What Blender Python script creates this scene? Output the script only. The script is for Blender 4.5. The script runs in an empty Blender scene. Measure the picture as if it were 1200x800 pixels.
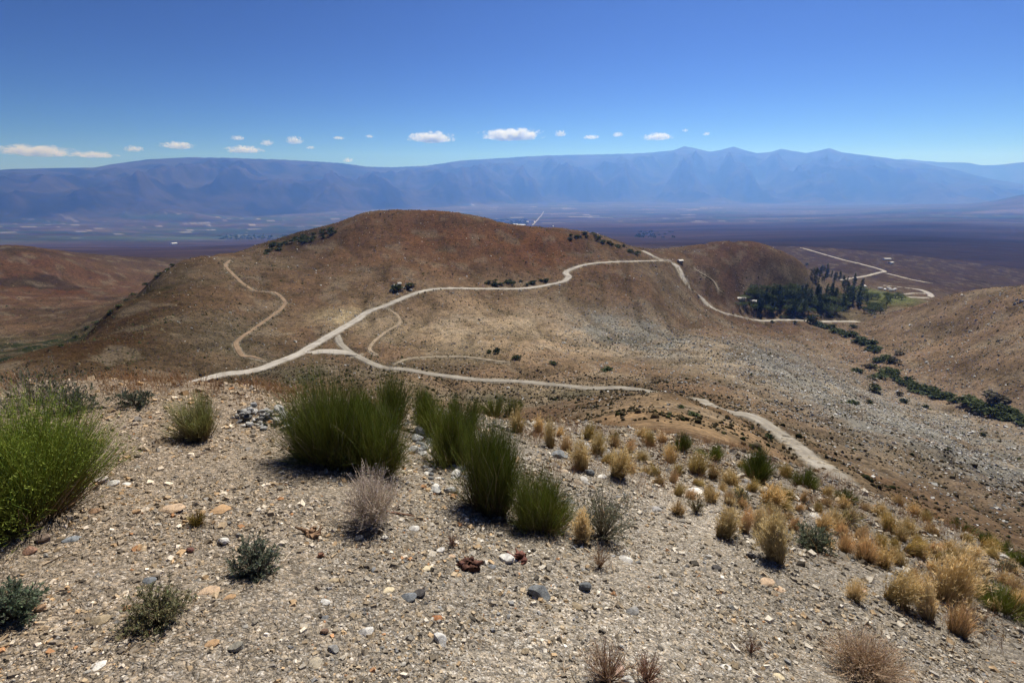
import bpy, bmesh, math, random
import numpy as np
from mathutils import Vector, Matrix

# ------------------------------------------------------------------ camera, sky, sun, exposure
scene = bpy.context.scene
COL = scene.collection
CAM_Z = 1.65                      # eye height over the knoll the photographer stands on
PITCH = math.radians(17.4)        # camera looks down by this much
FPX = 600.0                       # focal length in pixels of the 1200 px wide photograph
cam_data = bpy.data.cameras.new('camera')
cam_data.sensor_width = 36.0
cam_data.lens = 18.0
cam_data.clip_start = 0.05
cam_data.clip_end = 300000.0
cam = bpy.data.objects.new('camera', cam_data)
cam.location = (0, 0, 0)
cam.rotation_euler = (math.radians(90) - PITCH, 0, 0)
COL.objects.link(cam)
scene.camera = cam

SUN_EL = math.radians(54)
SUN_AZ = math.radians(25)         # to the right of the view direction (+Y)
world = bpy.data.worlds.new('World')
scene.world = world
world.use_nodes = True
wn = world.node_tree
bg = wn.nodes['Background']
sky = wn.nodes.new('ShaderNodeTexSky')
sky.sky_type = 'NISHITA'
sky.sun_disc = False
sky.sun_elevation = SUN_EL
sky.sun_rotation = SUN_AZ
sky.altitude = 1900
sky.air_density = 0.9
sky.dust_density = 0.4
sky.ozone_density = 8.0
gam = wn.nodes.new('ShaderNodeGamma')            # deep polarised blue overhead, same everywhere
gam.inputs['Gamma'].default_value = 2.1
hsv = wn.nodes.new('ShaderNodeHueSaturation')
hsv.inputs['Value'].default_value = 0.047
hsv.inputs['Saturation'].default_value = 0.96
wn.links.new(sky.outputs[0], gam.inputs['Color'])
wn.links.new(gam.outputs[0], hsv.inputs['Color'])
wn.links.new(hsv.outputs[0], bg.inputs[0])
bg.inputs[1].default_value = 0.1

world.cycles.sampling_method = 'NONE'          # smooth sky: less grain when only the sun is sampled

sun_data = bpy.data.lights.new('sun', 'SUN')
sun_data.energy = 5.0
sun_data.angle = math.radians(0.55)
sun_data.color = (1.0, 0.955, 0.88)
sun = bpy.data.objects.new('sun', sun_data)
sdir = Vector((math.sin(SUN_AZ) * math.cos(SUN_EL), math.cos(SUN_AZ) * math.cos(SUN_EL), math.sin(SUN_EL)))
sun.rotation_euler = sdir.to_track_quat('Z', 'Y').to_euler()
COL.objects.link(sun)

scene.view_settings.view_transform = 'Standard'
scene.view_settings.look = 'None'
scene.view_settings.gamma = 1.0
scene.view_settings.use_curve_mapping = False
scene.view_settings.exposure = 0.6
scene.render.engine = 'CYCLES'
scene.cycles.use_denoising = True
scene.cycles.denoising_prefilter = 'ACCURATE'
scene.cycles.use_adaptive_sampling = False
scene.cycles.max_bounces = 5
scene.cycles.diffuse_bounces = 2
scene.cycles.volume_bounces = 2
scene.cycles.transparent_max_bounces = 12

rng = np.random.default_rng(7)
random.seed(7)
CP, SP = math.cos(PITCH), math.sin(PITCH)

# ------------------------------------------------------------------ noise
_perm = np.random.default_rng(3).permutation(512).astype(np.int64)
_perm = np.concatenate([_perm, _perm, _perm])
_ga = np.random.default_rng(5).uniform(0, 2 * np.pi, 512)
_gx, _gy = np.cos(_ga), np.sin(_ga)

def perlin(x, y):
    xi = np.floor(x).astype(np.int64); yi = np.floor(y).astype(np.int64)
    xf = x - xi; yf = y - yi
    u = xf * xf * xf * (xf * (xf * 6 - 15) + 10); v = yf * yf * yf * (yf * (yf * 6 - 15) + 10)
    def g(i, j, fx, fy):
        h = _perm[_perm[i & 511] + (j & 511)] & 511
        return _gx[h] * fx + _gy[h] * fy
    a = g(xi, yi, xf, yf); b = g(xi + 1, yi, xf - 1, yf)
    c = g(xi, yi + 1, xf, yf - 1); d = g(xi + 1, yi + 1, xf - 1, yf - 1)
    return ((a + u * (b - a)) + v * ((c + u * (d - c)) - (a + u * (b - a)))) * 1.5

def fbm(x, y, octv=4, gain=0.5):
    s = 0; a = 1
    for k in range(octv):
        s = s + a * perlin(x * 2 ** k + 17.3 * k, y * 2 ** k - 9.1 * k); a *= gain
    return s

def ridged(x, y, octv=4, gain=0.5):
    s = 0; a = 1; w = 1
    for k in range(octv):
        n = 1 - np.abs(perlin(x * 2 ** k + 31.7 * k, y * 2 ** k + 5.3 * k))
        n = n * n * w; s = s + a * n; w = np.clip(n * 1.4, 0, 1); a *= gain
    return s

def sstep(a, b, x):
    t = np.clip((x - a) / (b - a), 0, 1)
    return t * t * (3 - 2 * t)

# ------------------------------------------------------------------ terrain: surveyed points
def ray(px, py):
    x = (np.asarray(px, float) - 600) / FPX; y = (np.asarray(py, float) - 400) / FPX
    return x, CP - SP * y, -(SP + CP * y)

def pix_at(px, py, d):            # (azimuth, distance, drop per metre) of a surveyed point
    x, f, z = ray(px, py)
    return math.atan2(x, f), d, -z / math.hypot(x, f)

SEEN = [  # photograph column, row, horizontal distance in metres
 (800,503,30),(800,490,60),(810,474,100),(720,482,60),(720,468,110),(860,516,45),(900,530,50),(778,459,105),
 (222,446,200),(340,417,225),(390,405,250),(445,428,205),(560,444,185),(690,453,175),(735,456,165),(600,472,150),(500,462,155),(400,450,170),
 (820,467,128),(850,478,115),(910,508,95),(980,553,75),
 (490,341,340),(580,338.5,375),(645,334,395),(667,322,420),(715,306.5,460),(770,306,520),(800,322,520),(820,350,520),(880,374,540),(945,375,560),(1005,377,590),
 (480,248,525),(450,248,530),(420,251,540),(390,264,540),(500,248,520),(540,253,510),(580,263,500),(620,270,500),(660,275.5,500),(690,279,505),(755,299,525),
 (450,300,430),(550,300,430),(500,270,490),(620,300,450),(680,295,480),(400,320,400),(330,330,380),(280,350,330),(200,380,270),(150,420,220),(280,400,255),(350,370,310),(400,290,465),
 (60,410,240),(130,362,330),(190,317,430),(230,302,480),(270,297.5,485),(300,295,485),(345,290,500),
 (315,287,640),(340,277,640),(375,269,620),
 (600,400,250),(600,370,310),(500,380,290),(700,380,330),(700,350,380),(760,330,440),(800,380,400),(700,420,240),(800,430,235),
 (850,400,330),(900,430,270),(1000,480,230),(1100,520,190),(1000,545,120),(1100,592,110),(1200,632,110),(950,520,130),(1200,570,190),
 (1200,490,330),(1110,463,375),(1030,430,420),(960,380,570),(900,395,430),
 (1200,341,480),(1130,345,530),(1095,351,565),(1050,365,600),(1010,379,595),(1200,420,380),(1100,400,470),
 (678,272,600),(703,275.5,600),(733,287,600),
 (790,297,600),(815,289,640),(850,284,655),(880,285,660),(903,294,650),(930,306,660),(948,318,665),(972,331,770),(850,320,570),(870,342,575),(800,310,560),
 (950,350,625),(900,360,580),(1000,352,700),(1050,345,800),(1085,346,900),(1080,338,980),(980,327,1000),(1030,318,1200),(940,290,1750),
 (950,280,2600),(950,265,5500),(950,250,11000),(950,241,16000),(1100,280,2600),(1100,262,5500),(1100,246,11000),(1100,239,16000),(1195,330,1500),(1195,300,2200),(1195,280,3600),(1195,265,6000),(1195,248,11000),
 (800,280,2700),(800,264,5500),(800,249,11000),(800,240,16000),(620,262,6500),(620,250,11000),(620,240,16000),(720,275,3600),
 (0,292,900),(60,299,900),(100,330,850),(30,330,800),(130,355,640),(150,305,1500),(50,390,480),(0,415,400),(20,360,620),(100,301,1400),
 (100,291,4000),(100,276,7000),(100,260,10800),(0,292.5,3600),(0,278,7000),(0,262,10800),(200,290,4500),(200,274,7500),(200,259,10800),(350,272,7200),(350,259,10000),(350,252,11800),(450,246,13000),(300,285,5000),
]
HIDDEN = [  # azimuth in degrees, distance, drop per metre
 (-45,25,.33),(-30,25,.44),(-15,25,.5),(0,25,.55),(8,25,.55),(18,20,.5),(33,22,.56),(42,25,.57),(50,25,.57),
 (-45,60,.36),(-30,60,.46),(-15,60,.52),(0,60,.56),(30,50,.53),(40,60,.57),(48,60,.57),(-45,120,.32),(-30,120,.4),(-15,110,.47),(0,100,.52),
 (-43.5,330,.272),(-38.8,430,.215),(-34.5,560,.162),(-31,620,.142),(-30,1000,.135),(-35,900,.155),(-26,700,.142),(-24,1200,.135),
 (-12,660,.10),(-5,640,.095),(0,620,.105),(5,620,.112),(-12,900,.14),(0,900,.14),(-12,1600,.13),(0,1600,.13),(-12,3000,.1),(0,3000,.1),(10,1000,.14),(10,1600,.125),(14,750,.135),
 (22,850,.15),(26,850,.15),(22,1300,.135),(16,1800,.115),(30,820,.16),
 (45,700,.185),(40,700,.185),(45,1000,.172),
 (-70,30,.25),(-70,300,.2),(-70,1000,.15),(-70,5000,.08),(-70,12000,.05),(70,30,.5),(70,300,.3),(70,1000,.17),(70,5000,.08),(70,16000,.038),
 (-120,20,.06),(-120,300,.03),(-120,3000,.02),(-120,16000,.02),(120,20,.06),(120,300,.03),(120,3000,.02),(120,16000,.02),
 (-179,20,.03),(179,20,.03),(-179,300,.0),(179,300,.0),(-179,3000,.0),(179,3000,.0),(-179,16000,.01),(179,16000,.01),
]
_pts = [pix_at(*p) for p in SEEN] + [(math.radians(a), d, t) for a, d, t in HIDDEN]
_A = np.array(_pts)
_U = np.stack([_A[:, 0] * 1.6, np.log(_A[:, 1])], 1)
_T = _A[:, 2]

def _kern(r2):
    return r2 ** 0.75              # |r|^1.5: smooth, little overshoot
_n = len(_U)
_D2 = ((_U[:, None, :] - _U[None, :, :]) ** 2).sum(-1)
_M = np.zeros((_n + 3, _n + 3))
_M[:_n, :_n] = _kern(_D2)
_M[:_n, :_n] -= np.eye(_n) * 0.0008
_M[:_n, _n] = 1; _M[:_n, _n + 1:] = _U
_M[_n, :_n] = 1; _M[_n + 1:, :_n] = _U.T
_W = np.linalg.solve(_M, np.concatenate([_T, np.zeros(3)]))

def spline_t(az, d):
    u = np.asarray(az).ravel() * 1.6; v = np.log(np.asarray(d)).ravel()
    out = _W[_n] + _W[_n + 1] * u + _W[_n + 2] * v
    for s in range(0, len(u), 60000):
        r2 = (u[s:s + 60000, None] - _U[None, :, 0]) ** 2 + (v[s:s + 60000, None] - _U[None, :, 1]) ** 2
        out[s:s + 60000] += _kern(r2) @ _W[:_n]
    return out.reshape(np.shape(az))

# the mountain range across the valley
SKY_PX = np.array([(-260,204),(-120,200),(0,199),(60,197),(110,196),(140,191),(170,187),(220,184),(270,185),(300,186),(350,188),(400,191),(430,195),(460,196),(500,194),(540,188),(590,185),(640,182),(700,181),(740,180),(770,178),(788,176),(802,171),(816,174),(832,177.5),(846,175.5),(860,171.5),(876,176.5),(888,179.5),(903,178),(915,174),(930,177),(945,179),(961,176),(972,173.5),(986,178),(1000,180),(1040,185),(1080,191),(1120,199),(1160,209),(1200,216),(1300,225)], float)
_sx, _sf, _sz = ray(SKY_PX[:, 0], SKY_PX[:, 1])
SK_AZ = np.arctan2(_sx, _sf); SK_T = _sz / np.hypot(_sx, _sf)
BASE_AZ = np.radians([-180, -60, -45, -30, -20, -8, 0, 15, 30, 36, 41, 48, 60, 180])
BASE_D = np.array([11500, 11500, 10900, 10900, 11600, 13500, 15500, 17000, 17500, 18000, 18500, 19500, 20000, 20000.])
CREST_AZ = BASE_AZ
CREST_D = np.array([16500, 16500, 16000, 16500, 17500, 19500, 21500, 23000, 23500, 23500, 23500, 24000, 25000, 25000.])
FAR_PX = np.array([(900,200),(1000,190),(1060,186.5),(1100,190),(1150,193.5),(1200,191),(1300,188),(1500,195)], float)
_fx, _ff, _fz = ray(FAR_PX[:, 0], FAR_PX[:, 1])
FAR_AZ = np.arctan2(_fx, _ff); FAR_T = _fz / np.hypot(_fx, _ff)

def valley_noise(X, Y):
    return 6 * fbm(X / 900, Y / 900, 3)

def height_far(X, Y, d, az):
    t = spline_t(az, np.minimum(d, 16000))
    z = -t * d
    z = np.where(d > 9000, np.maximum(z, -650), z) + valley_noise(X, Y) * sstep(1500, 4000, d)
    wob = fbm(X / 5200, Y / 5200, 3)
    B = np.interp(az, BASE_AZ, BASE_D) + 900 * wob
    C = np.interp(az, CREST_AZ, CREST_D)
    front = sstep(math.radians(-68), math.radians(-56), az) * (1 - sstep(math.radians(62), math.radians(75), az))
    zc = C * np.interp(az, SK_AZ, SK_T) + 9 * fbm(X / 700, Y / 700, 3)
    u = np.clip((d - B) / (C - B), 0, 1)
    rg = ridged(X / 1900 + .3 * wob, Y / 3000, 6, .58) - 0.95
    prof = 0.30 * sstep(0, .35, u) + 0.70 * u ** 1.25
    env = np.clip(u * 5, 0, 1) * np.clip((.96 - u) * 2.4, 0, 1)
    zm = -640 + (zc + 640) * (prof + 0.24 * rg * env)
    back = np.clip((d - C) / 3500, 0, 1)
    zm = np.where(d > C, zc - 900 * back, zm)
    z = np.where((d > B), np.maximum(z * 0 - 660, z * (1 - front) + zm * front), z)
    # farther range, seen only at the right
    z2 = 29500 * np.interp(az, FAR_AZ, FAR_T) + 60 * fbm(X / 1500, Y / 1500, 4)
    w2 = sstep(26500, 29500, d) * sstep(math.radians(22), math.radians(30), az) * (1 - sstep(math.radians(70), math.radians(85), az))
    z = np.where(w2 > 0, np.maximum(z, -640 + (z2 + 640) * w2), z)
    # low dark foothill at the right edge of the valley
    k = np.exp(-((az - math.radians(47)) / .075) ** 2) * np.exp(-((d - 13500) / 1500) ** 2)
    z = z + k * (330 + 110 * (ridged(X / 1500, Y / 1500, 4) - .8))
    return z

FG_AZ = np.radians([-180, -100, -60, -45, -30, -15, 0, 12, 25, 38, 50, 70, 110, 180])
FG_S = np.array([.0, .02, .06, .085, .13, .21, .28, .315, .335, .355, .365, .32, .1, .0])   # slope of the knoll by direction
FG_R = np.array([30, 20, 8.6, 7.6, 6.6, 6.6, 7.0, 8.5, 9.5, 9.5, 9.0, 9, 20, 30.])          # where it starts to fall away

def height_near(X, Y, d, az):
    s = np.interp(az, FG_AZ, FG_S); R = np.interp(az, FG_AZ, FG_R)
    z = -CAM_Z - s * d - np.minimum(0.085 * np.maximum(0, d - R) ** 2, 0.34 * np.maximum(0, d - R))
    w = sstep(0.6, 3, d)
    z = z + w * (0.06 * fbm(X / 1.7, Y / 1.7, 3) + 0.016 * fbm(X / .6 + 3, Y / .6, 2) + 0.012 * fbm(X / .35, Y / .35, 3)) * (1 + .0 * d)
    # rocky bench where the bushes root
    return z

def gully(X, Y):
    """0 on the open slope, 1 in the beds of small dry gullies"""
    wx = 16 * fbm(X / 80, Y / 80 + 7, 2); wy = 16 * fbm(X / 80 + 9, Y / 80, 2)
    n = np.abs(perlin((X + wx) / 48, (Y + wy) / 80)); n2 = np.abs(perlin((X + wy) / 21 + 5, (Y + wx) / 36))
    return np.clip(1 - n * 5.5, 0, 1) ** 1.5 * .8 + np.clip(1 - n2 * 5, 0, 1) ** 1.5 * .3

def height_mid(X, Y, d, az):
    z = -spline_t(az, d) * d
    a = sstep(60, 200, d) * (1 - .3 * sstep(1500, 4000, d))
    z = z + a * (1.2 * fbm(X / 55, Y / 55, 4) - gully(X, Y) * (2.4 - 1.7 * np.exp(-(((X + 20) / 190) ** 2 + ((Y - 480) / 110) ** 2))))
    z = z + sstep(15, 60, d) * 0.25 * fbm(X / 7, Y / 7, 3)
    return z

def height_raw(X, Y):
    X = np.asarray(X, float); Y = np.asarray(Y, float)
    d = np.maximum(np.hypot(X, Y), 1e-3); az = np.arctan2(X, Y)
    z = np.zeros_like(d)
    n = d < 24
    if n.any(): z[n] = height_near(X[n], Y[n], d[n], az[n])
    m = (d > 11) & (d < 3000)
    zm = np.zeros_like(d)
    if m.any(): zm[m] = height_mid(X[m], Y[m], d[m], az[m])
    f = d > 1500
    zf = np.zeros_like(d)
    if f.any(): zf[f] = height_far(X[f], Y[f], d[f], az[f])
    w1 = sstep(11, 24, d); w2 = sstep(1500, 3000, d)
    return np.where(d < 1500, z * (1 - w1) + zm * w1, zm * (1 - w2) + zf * w2)

# ------------------------------------------------------------------ roads on the surveyed terrain
def hit(px, py, hf, dmin=1.0, dmax=30000, n=700, last=False):
    """where the sight line through a photograph point meets the terrain (nearest hit by default)"""
    px = np.atleast_1d(np.asarray(px, float)); py = np.atleast_1d(np.asarray(py, float))
    x, f, z = ray(px, py); h = np.hypot(x, f)
    ds = np.exp(np.linspace(math.log(dmin), math.log(dmax), n))
    out = np.zeros((len(px), 3))
    X = (x / h)[:, None] * ds; Y = (f / h)[:, None] * ds; Z = (z / h)[:, None] * ds
    below = (hf(X.ravel(), Y.ravel()).reshape(X.shape) > Z)
    k = np.where(below.any(1), below.argmax(1), n - 1); k0 = np.maximum(k - 1, 0)
    a, b = ds[k0], ds[k]; xh, fh, zh = x / h, f / h, z / h
    for _ in range(12):
        mid = .5 * (a + b)
        under = hf(xh * mid, fh * mid) > zh * mid
        b = np.where(under, mid, b); a = np.where(under, a, mid)
    return np.stack([xh * b, fh * b, zh * b], 1)

def smooth_path(P, step):
    """Catmull-Rom through plan points, resampled"""
    P = np.asarray(P, float)[:, :2]
    Q = np.vstack([2 * P[0] - P[1], P, 2 * P[-1] - P[-2]])
    out = []
    for i in range(1, len(Q) - 2):
        L = np.linalg.norm(Q[i + 1] - Q[i]); k = max(2, int(L / step))
        for t in np.linspace(0, 1, k, endpoint=False):
            a, b, c, e = Q[i - 1], Q[i], Q[i + 1], Q[i + 2]
            out.append(.5 * (2 * b + (c - a) * t + (2 * a - 5 * b + 4 * c - e) * t * t + (-a + 3 * b - 3 * c + e) * t ** 3))
    out.append(Q[-2])
    return np.array(out)

# photograph point + distance where the terrain alone would be ambiguous
ROADS = {
 'main_road': (4.8, [(219,447,0),(260,440,0),(300,431,0),(340,417.5,0),(365,407,0),(385,394,0),(410,379,0),(430,367,0),(455,356,0),(475,347,0),(490,341,0),(510,338,0),(540,337.5,0),(580,338.5,0),(615,338,0),(645,334,0),(661,329,0),(666.5,324,0),(663,319,0),(669,315,0),(690,309.5,0),(715,306.8,0),(745,306,0),(772,305.5,0),(786,307,0),(793,313,0),(800,322,0),(809,337,0),(820,350,0),(835,361,0),(855,369,0),(880,374,0),(910,375.2,0),(945,375.6,0),(975,376,0),(1005,376.5,0)]),
 'branch_road': (3.1, [(394,389,0),(400,404,0),(416,416,0),(445,427.5,0),(480,434.5,0),(520,440,0),(560,444,0),(610,447.5,0),(650,450.5,0),(690,453.5,0),(735,456,0),(780,461,158),(820,467,128),(850,478,0),(880,491.5,0),(910,508,0),(940,527,0),(962,543,0),(980,554,73),(1000,568,66),(1020,584,58)]),
 'link_road': (6.0, [(348,414,0),(375,412.5,0),(398,414,0),(418,418,0)]),
 'spur_road': (4.0, [(752,300,560),(768,302.5,545),(786,307,0)]),
 'hill_track': (2.1, [(270,304,0),(264,311,0),(272,320,0),(285,333,0),(300,340,0),(322,344,0),(333,352,0),(331,360,0),(315,372,0),(295,386,0),(279,397,0),(277,406,0),(284,415,0),(294,421,0),(312,422,0)]),
 'footpath': (1.7, [(455,361,0),(466,370,0),(468,379,0),(455,387,0),(440,398,0),(433,408,0),(441,415,0)]),
 'old_track': (1.9, [(462,425,0),(480,421,0),(510,418,0),(545,418,0),(575,422,0),(600,425,0)]),
 'creek_track': (1.8, [(812,312,0),(822,320,0),(836,328,0),(842,340,0),(848,347,0)]),
 'loop_road': (6.0, [(985,328,1000),(1010,322,1080),(1030,318,1180),(1037,315,1230),(1025,310,1300),(990,303,1450),(960,297,1600),(938,290,1750)]),
 'camp_road': (6.5, [(1035,335.5,960),(1060,336.5,960),(1080,338,955),(1091,342,920),(1089,349,880),(1083,356,850),(1058,362,820)]),
 'camp_lane': (3.5, [(1057,346,850),(1070,343,890),(1086,340.5,930)]),
 'ranch_road': (5.0, [(1040,320,1180),(1060,322,1150),(1094,325.5,1130)]),
}
road_paths = {}
_rs = []
for name, (w, pts) in ROADS.items():
    P = []
    for px, py, d in pts:
        if d:
            x, f, z = ray(px, py); h = math.hypot(x, f)
            P.append((x / h * d, f / h * d, 0))
        else:
            P.append(tuple(hit(px, py, height_raw, dmin=60)[0]))
    c = smooth_path(P, 1.5 if w < 5.9 else 5)
    z = height_raw(c[:, 0], c[:, 1])
    k = 9
    zp = np.concatenate([np.full(k, z[0]), z, np.full(k, z[-1])])
    z = np.convolve(zp, np.ones(2 * k + 1) / (2 * k + 1), 'valid')
    road_paths[name] = (w, c, z)
    _rs.append(np.column_stack([c, z, np.full(len(c), w)])[::2])
RS = np.vstack(_rs)

def road_dist(X, Y):
    """distance to nearest road edge sample and its height"""
    X = X.ravel(); Y = Y.ravel()
    D = np.full(len(X), 1e9); Z = np.zeros(len(X)); W = np.ones(len(X))
    sel = np.flatnonzero((np.hypot(X, Y) > 55) & (np.hypot(X, Y) < 2200) & (Y > 30))
    # bucket roads in 40 m cells
    cell = 40
    key = {}
    for i, (a, b) in enumerate(zip((RS[:, 0] // cell).astype(int), (RS[:, 1] // cell).astype(int))):
        for da in (-1, 0, 1):
            for db in (-1, 0, 1):
                key.setdefault((a + da, b + db), []).append(i)
    cx = (X[sel] // cell).astype(int); cy = (Y[sel] // cell).astype(int)
    code = cx * 100000 + cy
    order = np.argsort(code, kind='stable')
    sc = code[order]
    cuts = np.flatnonzero(np.diff(sc)) + 1
    for grp in np.split(order, cuts):
        if not len(grp): continue
        r = key.get((int(cx[grp[0]]), int(cy[grp[0]])))
        if not r: continue
        idx = sel[grp]; R = RS[r]
        d2 = (X[idx, None] - R[None, :, 0]) ** 2 + (Y[idx, None] - R[None, :, 1]) ** 2
        m = d2.argmin(1)
        D[idx] = np.sqrt(d2[np.arange(len(idx)), m]); Z[idx] = R[m, 2]; W[idx] = R[m, 3]
    return D, Z, W

def height(X, Y):
    X = np.asarray(X, float); Y = np.asarray(Y, float)
    z = height_raw(X, Y)
    D, Z, W = road_dist(X, Y)
    D = D.reshape(z.shape); Z = Z.reshape(z.shape); W = W.reshape(z.shape)
    w = 1 - sstep(W * .6 + .6, W * .6 + 6, D)
    return z * (1 - w) + (Z - .12) * w

def ground_pt(px, py, dmin=1.0, dmax=30000):
    return hit([px], [py], height, dmin, dmax)[0]

# ------------------------------------------------------------------ object helpers
def link(o, parent=None):
    COL.objects.link(o)
    if parent is not None: o.parent = parent
    return o

def mesh_from(name, V, F, mats=(), smooth=False, colors=None, mat_idx=None):
    """V (n,3); F: (m,k) array or list of arrays"""
    me = bpy.data.meshes.new(name)
    V = np.ascontiguousarray(V, dtype=np.float32)
    if not isinstance(F, list): F = [F]
    F = [np.asarray(f, dtype=np.int32) for f in F if len(f)]
    me.vertices.add(len(V)); me.vertices.foreach_set('co', V.ravel())
    loops = np.concatenate([f.ravel() for f in F])
    sizes = np.concatenate([np.full(len(f), f.shape[1], np.int32) for f in F])
    me.loops.add(len(loops)); me.loops.foreach_set('vertex_index', loops)
    me.polygons.add(len(sizes))
    me.polygons.foreach_set('loop_start', np.concatenate([[0], np.cumsum(sizes)[:-1]]).astype(np.int32))
    if mat_idx is not None: me.polygons.foreach_set('material_index', np.asarray(mat_idx, np.int32))
    me.update(calc_edges=True)
    me.polygons.foreach_set('use_smooth', np.full(len(sizes), bool(smooth)))
    if colors is not None:
        at = me.color_attributes.new('tint', 'FLOAT_COLOR', 'POINT')
        c = np.ones((len(V), 4), np.float32); c[:, :colors.shape[1]] = colors
        at.data.foreach_set('color', c.ravel())
    for m in mats: me.materials.append(m)
    return me

def mesh_obj(name, me, parent=None, loc=(0, 0, 0), rot=(0, 0, 0), scale=1):
    o = bpy.data.objects.new(name, me)
    o.location = loc; o.rotation_euler = rot
    o.scale = (scale,) * 3 if np.isscalar(scale) else scale
    return link(o, parent)

def tag(o, label=None, cat=None, group=None, kind=None):
    if label: o['label'] = label
    if cat: o['category'] = cat
    if group: o['group'] = group
    if kind: o['kind'] = kind
    return o

def empty(name, loc, rz=0, scale=1):
    o = bpy.data.objects.new(name, None)
    o.empty_display_size = .1
    o.location = loc; o.rotation_euler = (0, 0, rz); o.scale = (scale,) * 3 if np.isscalar(scale) else scale
    return link(o)

# ------------------------------------------------------------------ materials
def new_mat(name, spec=.15):
    m = bpy.data.materials.new(name); m.use_nodes = True
    nt = m.node_tree
    b = nt.nodes['Principled BSDF']
    b.inputs['Roughness'].default_value = 0.9
    b.inputs['Specular IOR Level'].default_value = spec
    return m, nt, b

def N(nt, kind, **kw):
    n = nt.nodes.new(kind)
    for k, v in kw.items():
        if k.startswith('_'): setattr(n, k[1:], v)
        else: n.inputs[k.replace('__', ' ')].default_value = v
    return n

def ramp(nt, fac, stops):
    r = nt.nodes.new('ShaderNodeValToRGB')
    e = r.color_ramp.elements
    while len(e) < len(stops): e.new(0.5)
    for i, (p, c) in enumerate(stops):
        e[i].position = p; e[i].color = (*c, 1) if len(c) == 3 else c
    nt.links.new(fac, r.inputs[0])
    return r.outputs[0]

def mix(nt, fac, a, b, mode='MIX'):
    m = nt.nodes.new('ShaderNodeMix'); m.data_type = 'RGBA'; m.blend_type = mode
    for s, v in ((0, fac), (6, a), (7, b)):
        if hasattr(v, 'is_output') or isinstance(v, bpy.types.NodeSocket): nt.links.new(v, m.inputs[s])
        else: m.inputs[s].default_value = v if s == 0 else ((*v, 1) if len(v) == 3 else v)
    return m.outputs[2]

def noise(nt, coord, scale, detail=4, rough=.55, out=0):
    n = N(nt, 'ShaderNodeTexNoise', Scale=scale, Detail=detail, Roughness=rough)
    nt.links.new(coord, n.inputs['Vector'])
    return n.outputs[out]

def voro(nt, coord, scale, feature='F1', out='Distance', rnd=1):
    n = N(nt, 'ShaderNodeTexVoronoi', Scale=scale, Randomness=rnd, _feature=feature)
    nt.links.new(coord, n.inputs['Vector'])
    return n.outputs[out]

def coords(nt):
    return nt.nodes.new('ShaderNodeNewGeometry').outputs['Position']

def bump(nt, b, h, strength=.5, dist=.02):
    n = N(nt, 'ShaderNodeBump', Strength=strength, Distance=dist)
    nt.links.new(h, n.inputs['Height']); nt.links.new(n.outputs[0], b.inputs['Normal'])
    return n

def attr(nt, name='tint'):
    a = nt.nodes.new('ShaderNodeAttribute'); a.attribute_name = name
    return a.outputs['Color']

def mathn(nt, op, a, b=0.0, clamp=False):
    n = nt.nodes.new('ShaderNodeMath'); n.operation = op; n.use_clamp = clamp
    for i, v in enumerate((a, b)):
        if isinstance(v, bpy.types.NodeSocket): nt.links.new(v, n.inputs[i])
        else: n.inputs[i].default_value = v
    return n.outputs[0]

# near gravel ground: fine crushed granite between the loose stones
def mat_near_ground():
    m, nt, b = new_mat('gravel_ground', 0.0)
    p = coords(nt)
    big = noise(nt, p, .55, 4)
    dn_ = N(nt, 'ShaderNodeTexNoise', Scale=14.0, Detail=3.0); nt.links.new(p, dn_.inputs['Vector'])
    vm = nt.nodes.new('ShaderNodeVectorMath'); vm.operation = 'SCALE'; nt.links.new(dn_.outputs['Color'], vm.inputs[0]); vm.inputs['Scale'].default_value = .06
    va = nt.nodes.new('ShaderNodeVectorMath'); va.operation = 'ADD'; nt.links.new(p, va.inputs[0]); nt.links.new(vm.outputs[0], va.inputs[1])
    p = va.outputs[0]
    c1 = ramp(nt, big, [(.3, (.31, .276, .235)), (.55, (.40, .355, .30)), (.75, (.46, .41, .345))])
    vc = voro(nt, p, 90, out='Color')
    sep = nt.nodes.new('ShaderNodeSeparateColor'); nt.links.new(vc, sep.inputs[0])
    pc = ramp(nt, sep.outputs[0], [(0, (.05, .046, .042)), (.25, (.17, .15, .13)), (.5, (.33, .29, .24)), (.72, (.41, .345, .26)), (.85, (.33, .32, .305)), (1, (.72, .68, .63))])
    c = mix(nt, .7, c1, pc)
    vd = voro(nt, p, 90)
    crack = ramp(nt, vd, [(.0, (1, 1, 1)), (.55, (.72, .72, .72)), (.85, (.45, .45, .45))])
    v2 = voro(nt, p, 32, out='Color')
    sep2 = nt.nodes.new('ShaderNodeSeparateColor'); nt.links.new(v2, sep2.inputs[0])
    pc2 = ramp(nt, sep2.outputs[1], [(0, (.6, .58, .55)), (.5, (1, 1, 1)), (1, (1.35, 1.28, 1.2))])
    c = mix(nt, .8, c, pc2, 'MULTIPLY')
    c = mix(nt, .7, c, crack, 'MULTIPLY')
    tn = attr(nt)
    c = mix(nt, 1.0, c, tn, 'MULTIPLY')
    nt.links.new(c, b.inputs['Base Color'])
    h = mathn(nt, 'ADD', mathn(nt, 'MULTIPLY', vd, -.6), mathn(nt, 'MULTIPLY', voro(nt, p, 34), -1.2))
    h = mathn(nt, 'ADD', h, mathn(nt, 'MULTIPLY', noise(nt, p, 160, 3), .5))
    bump(nt, b, h, 1.0, .02)
    return m

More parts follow.
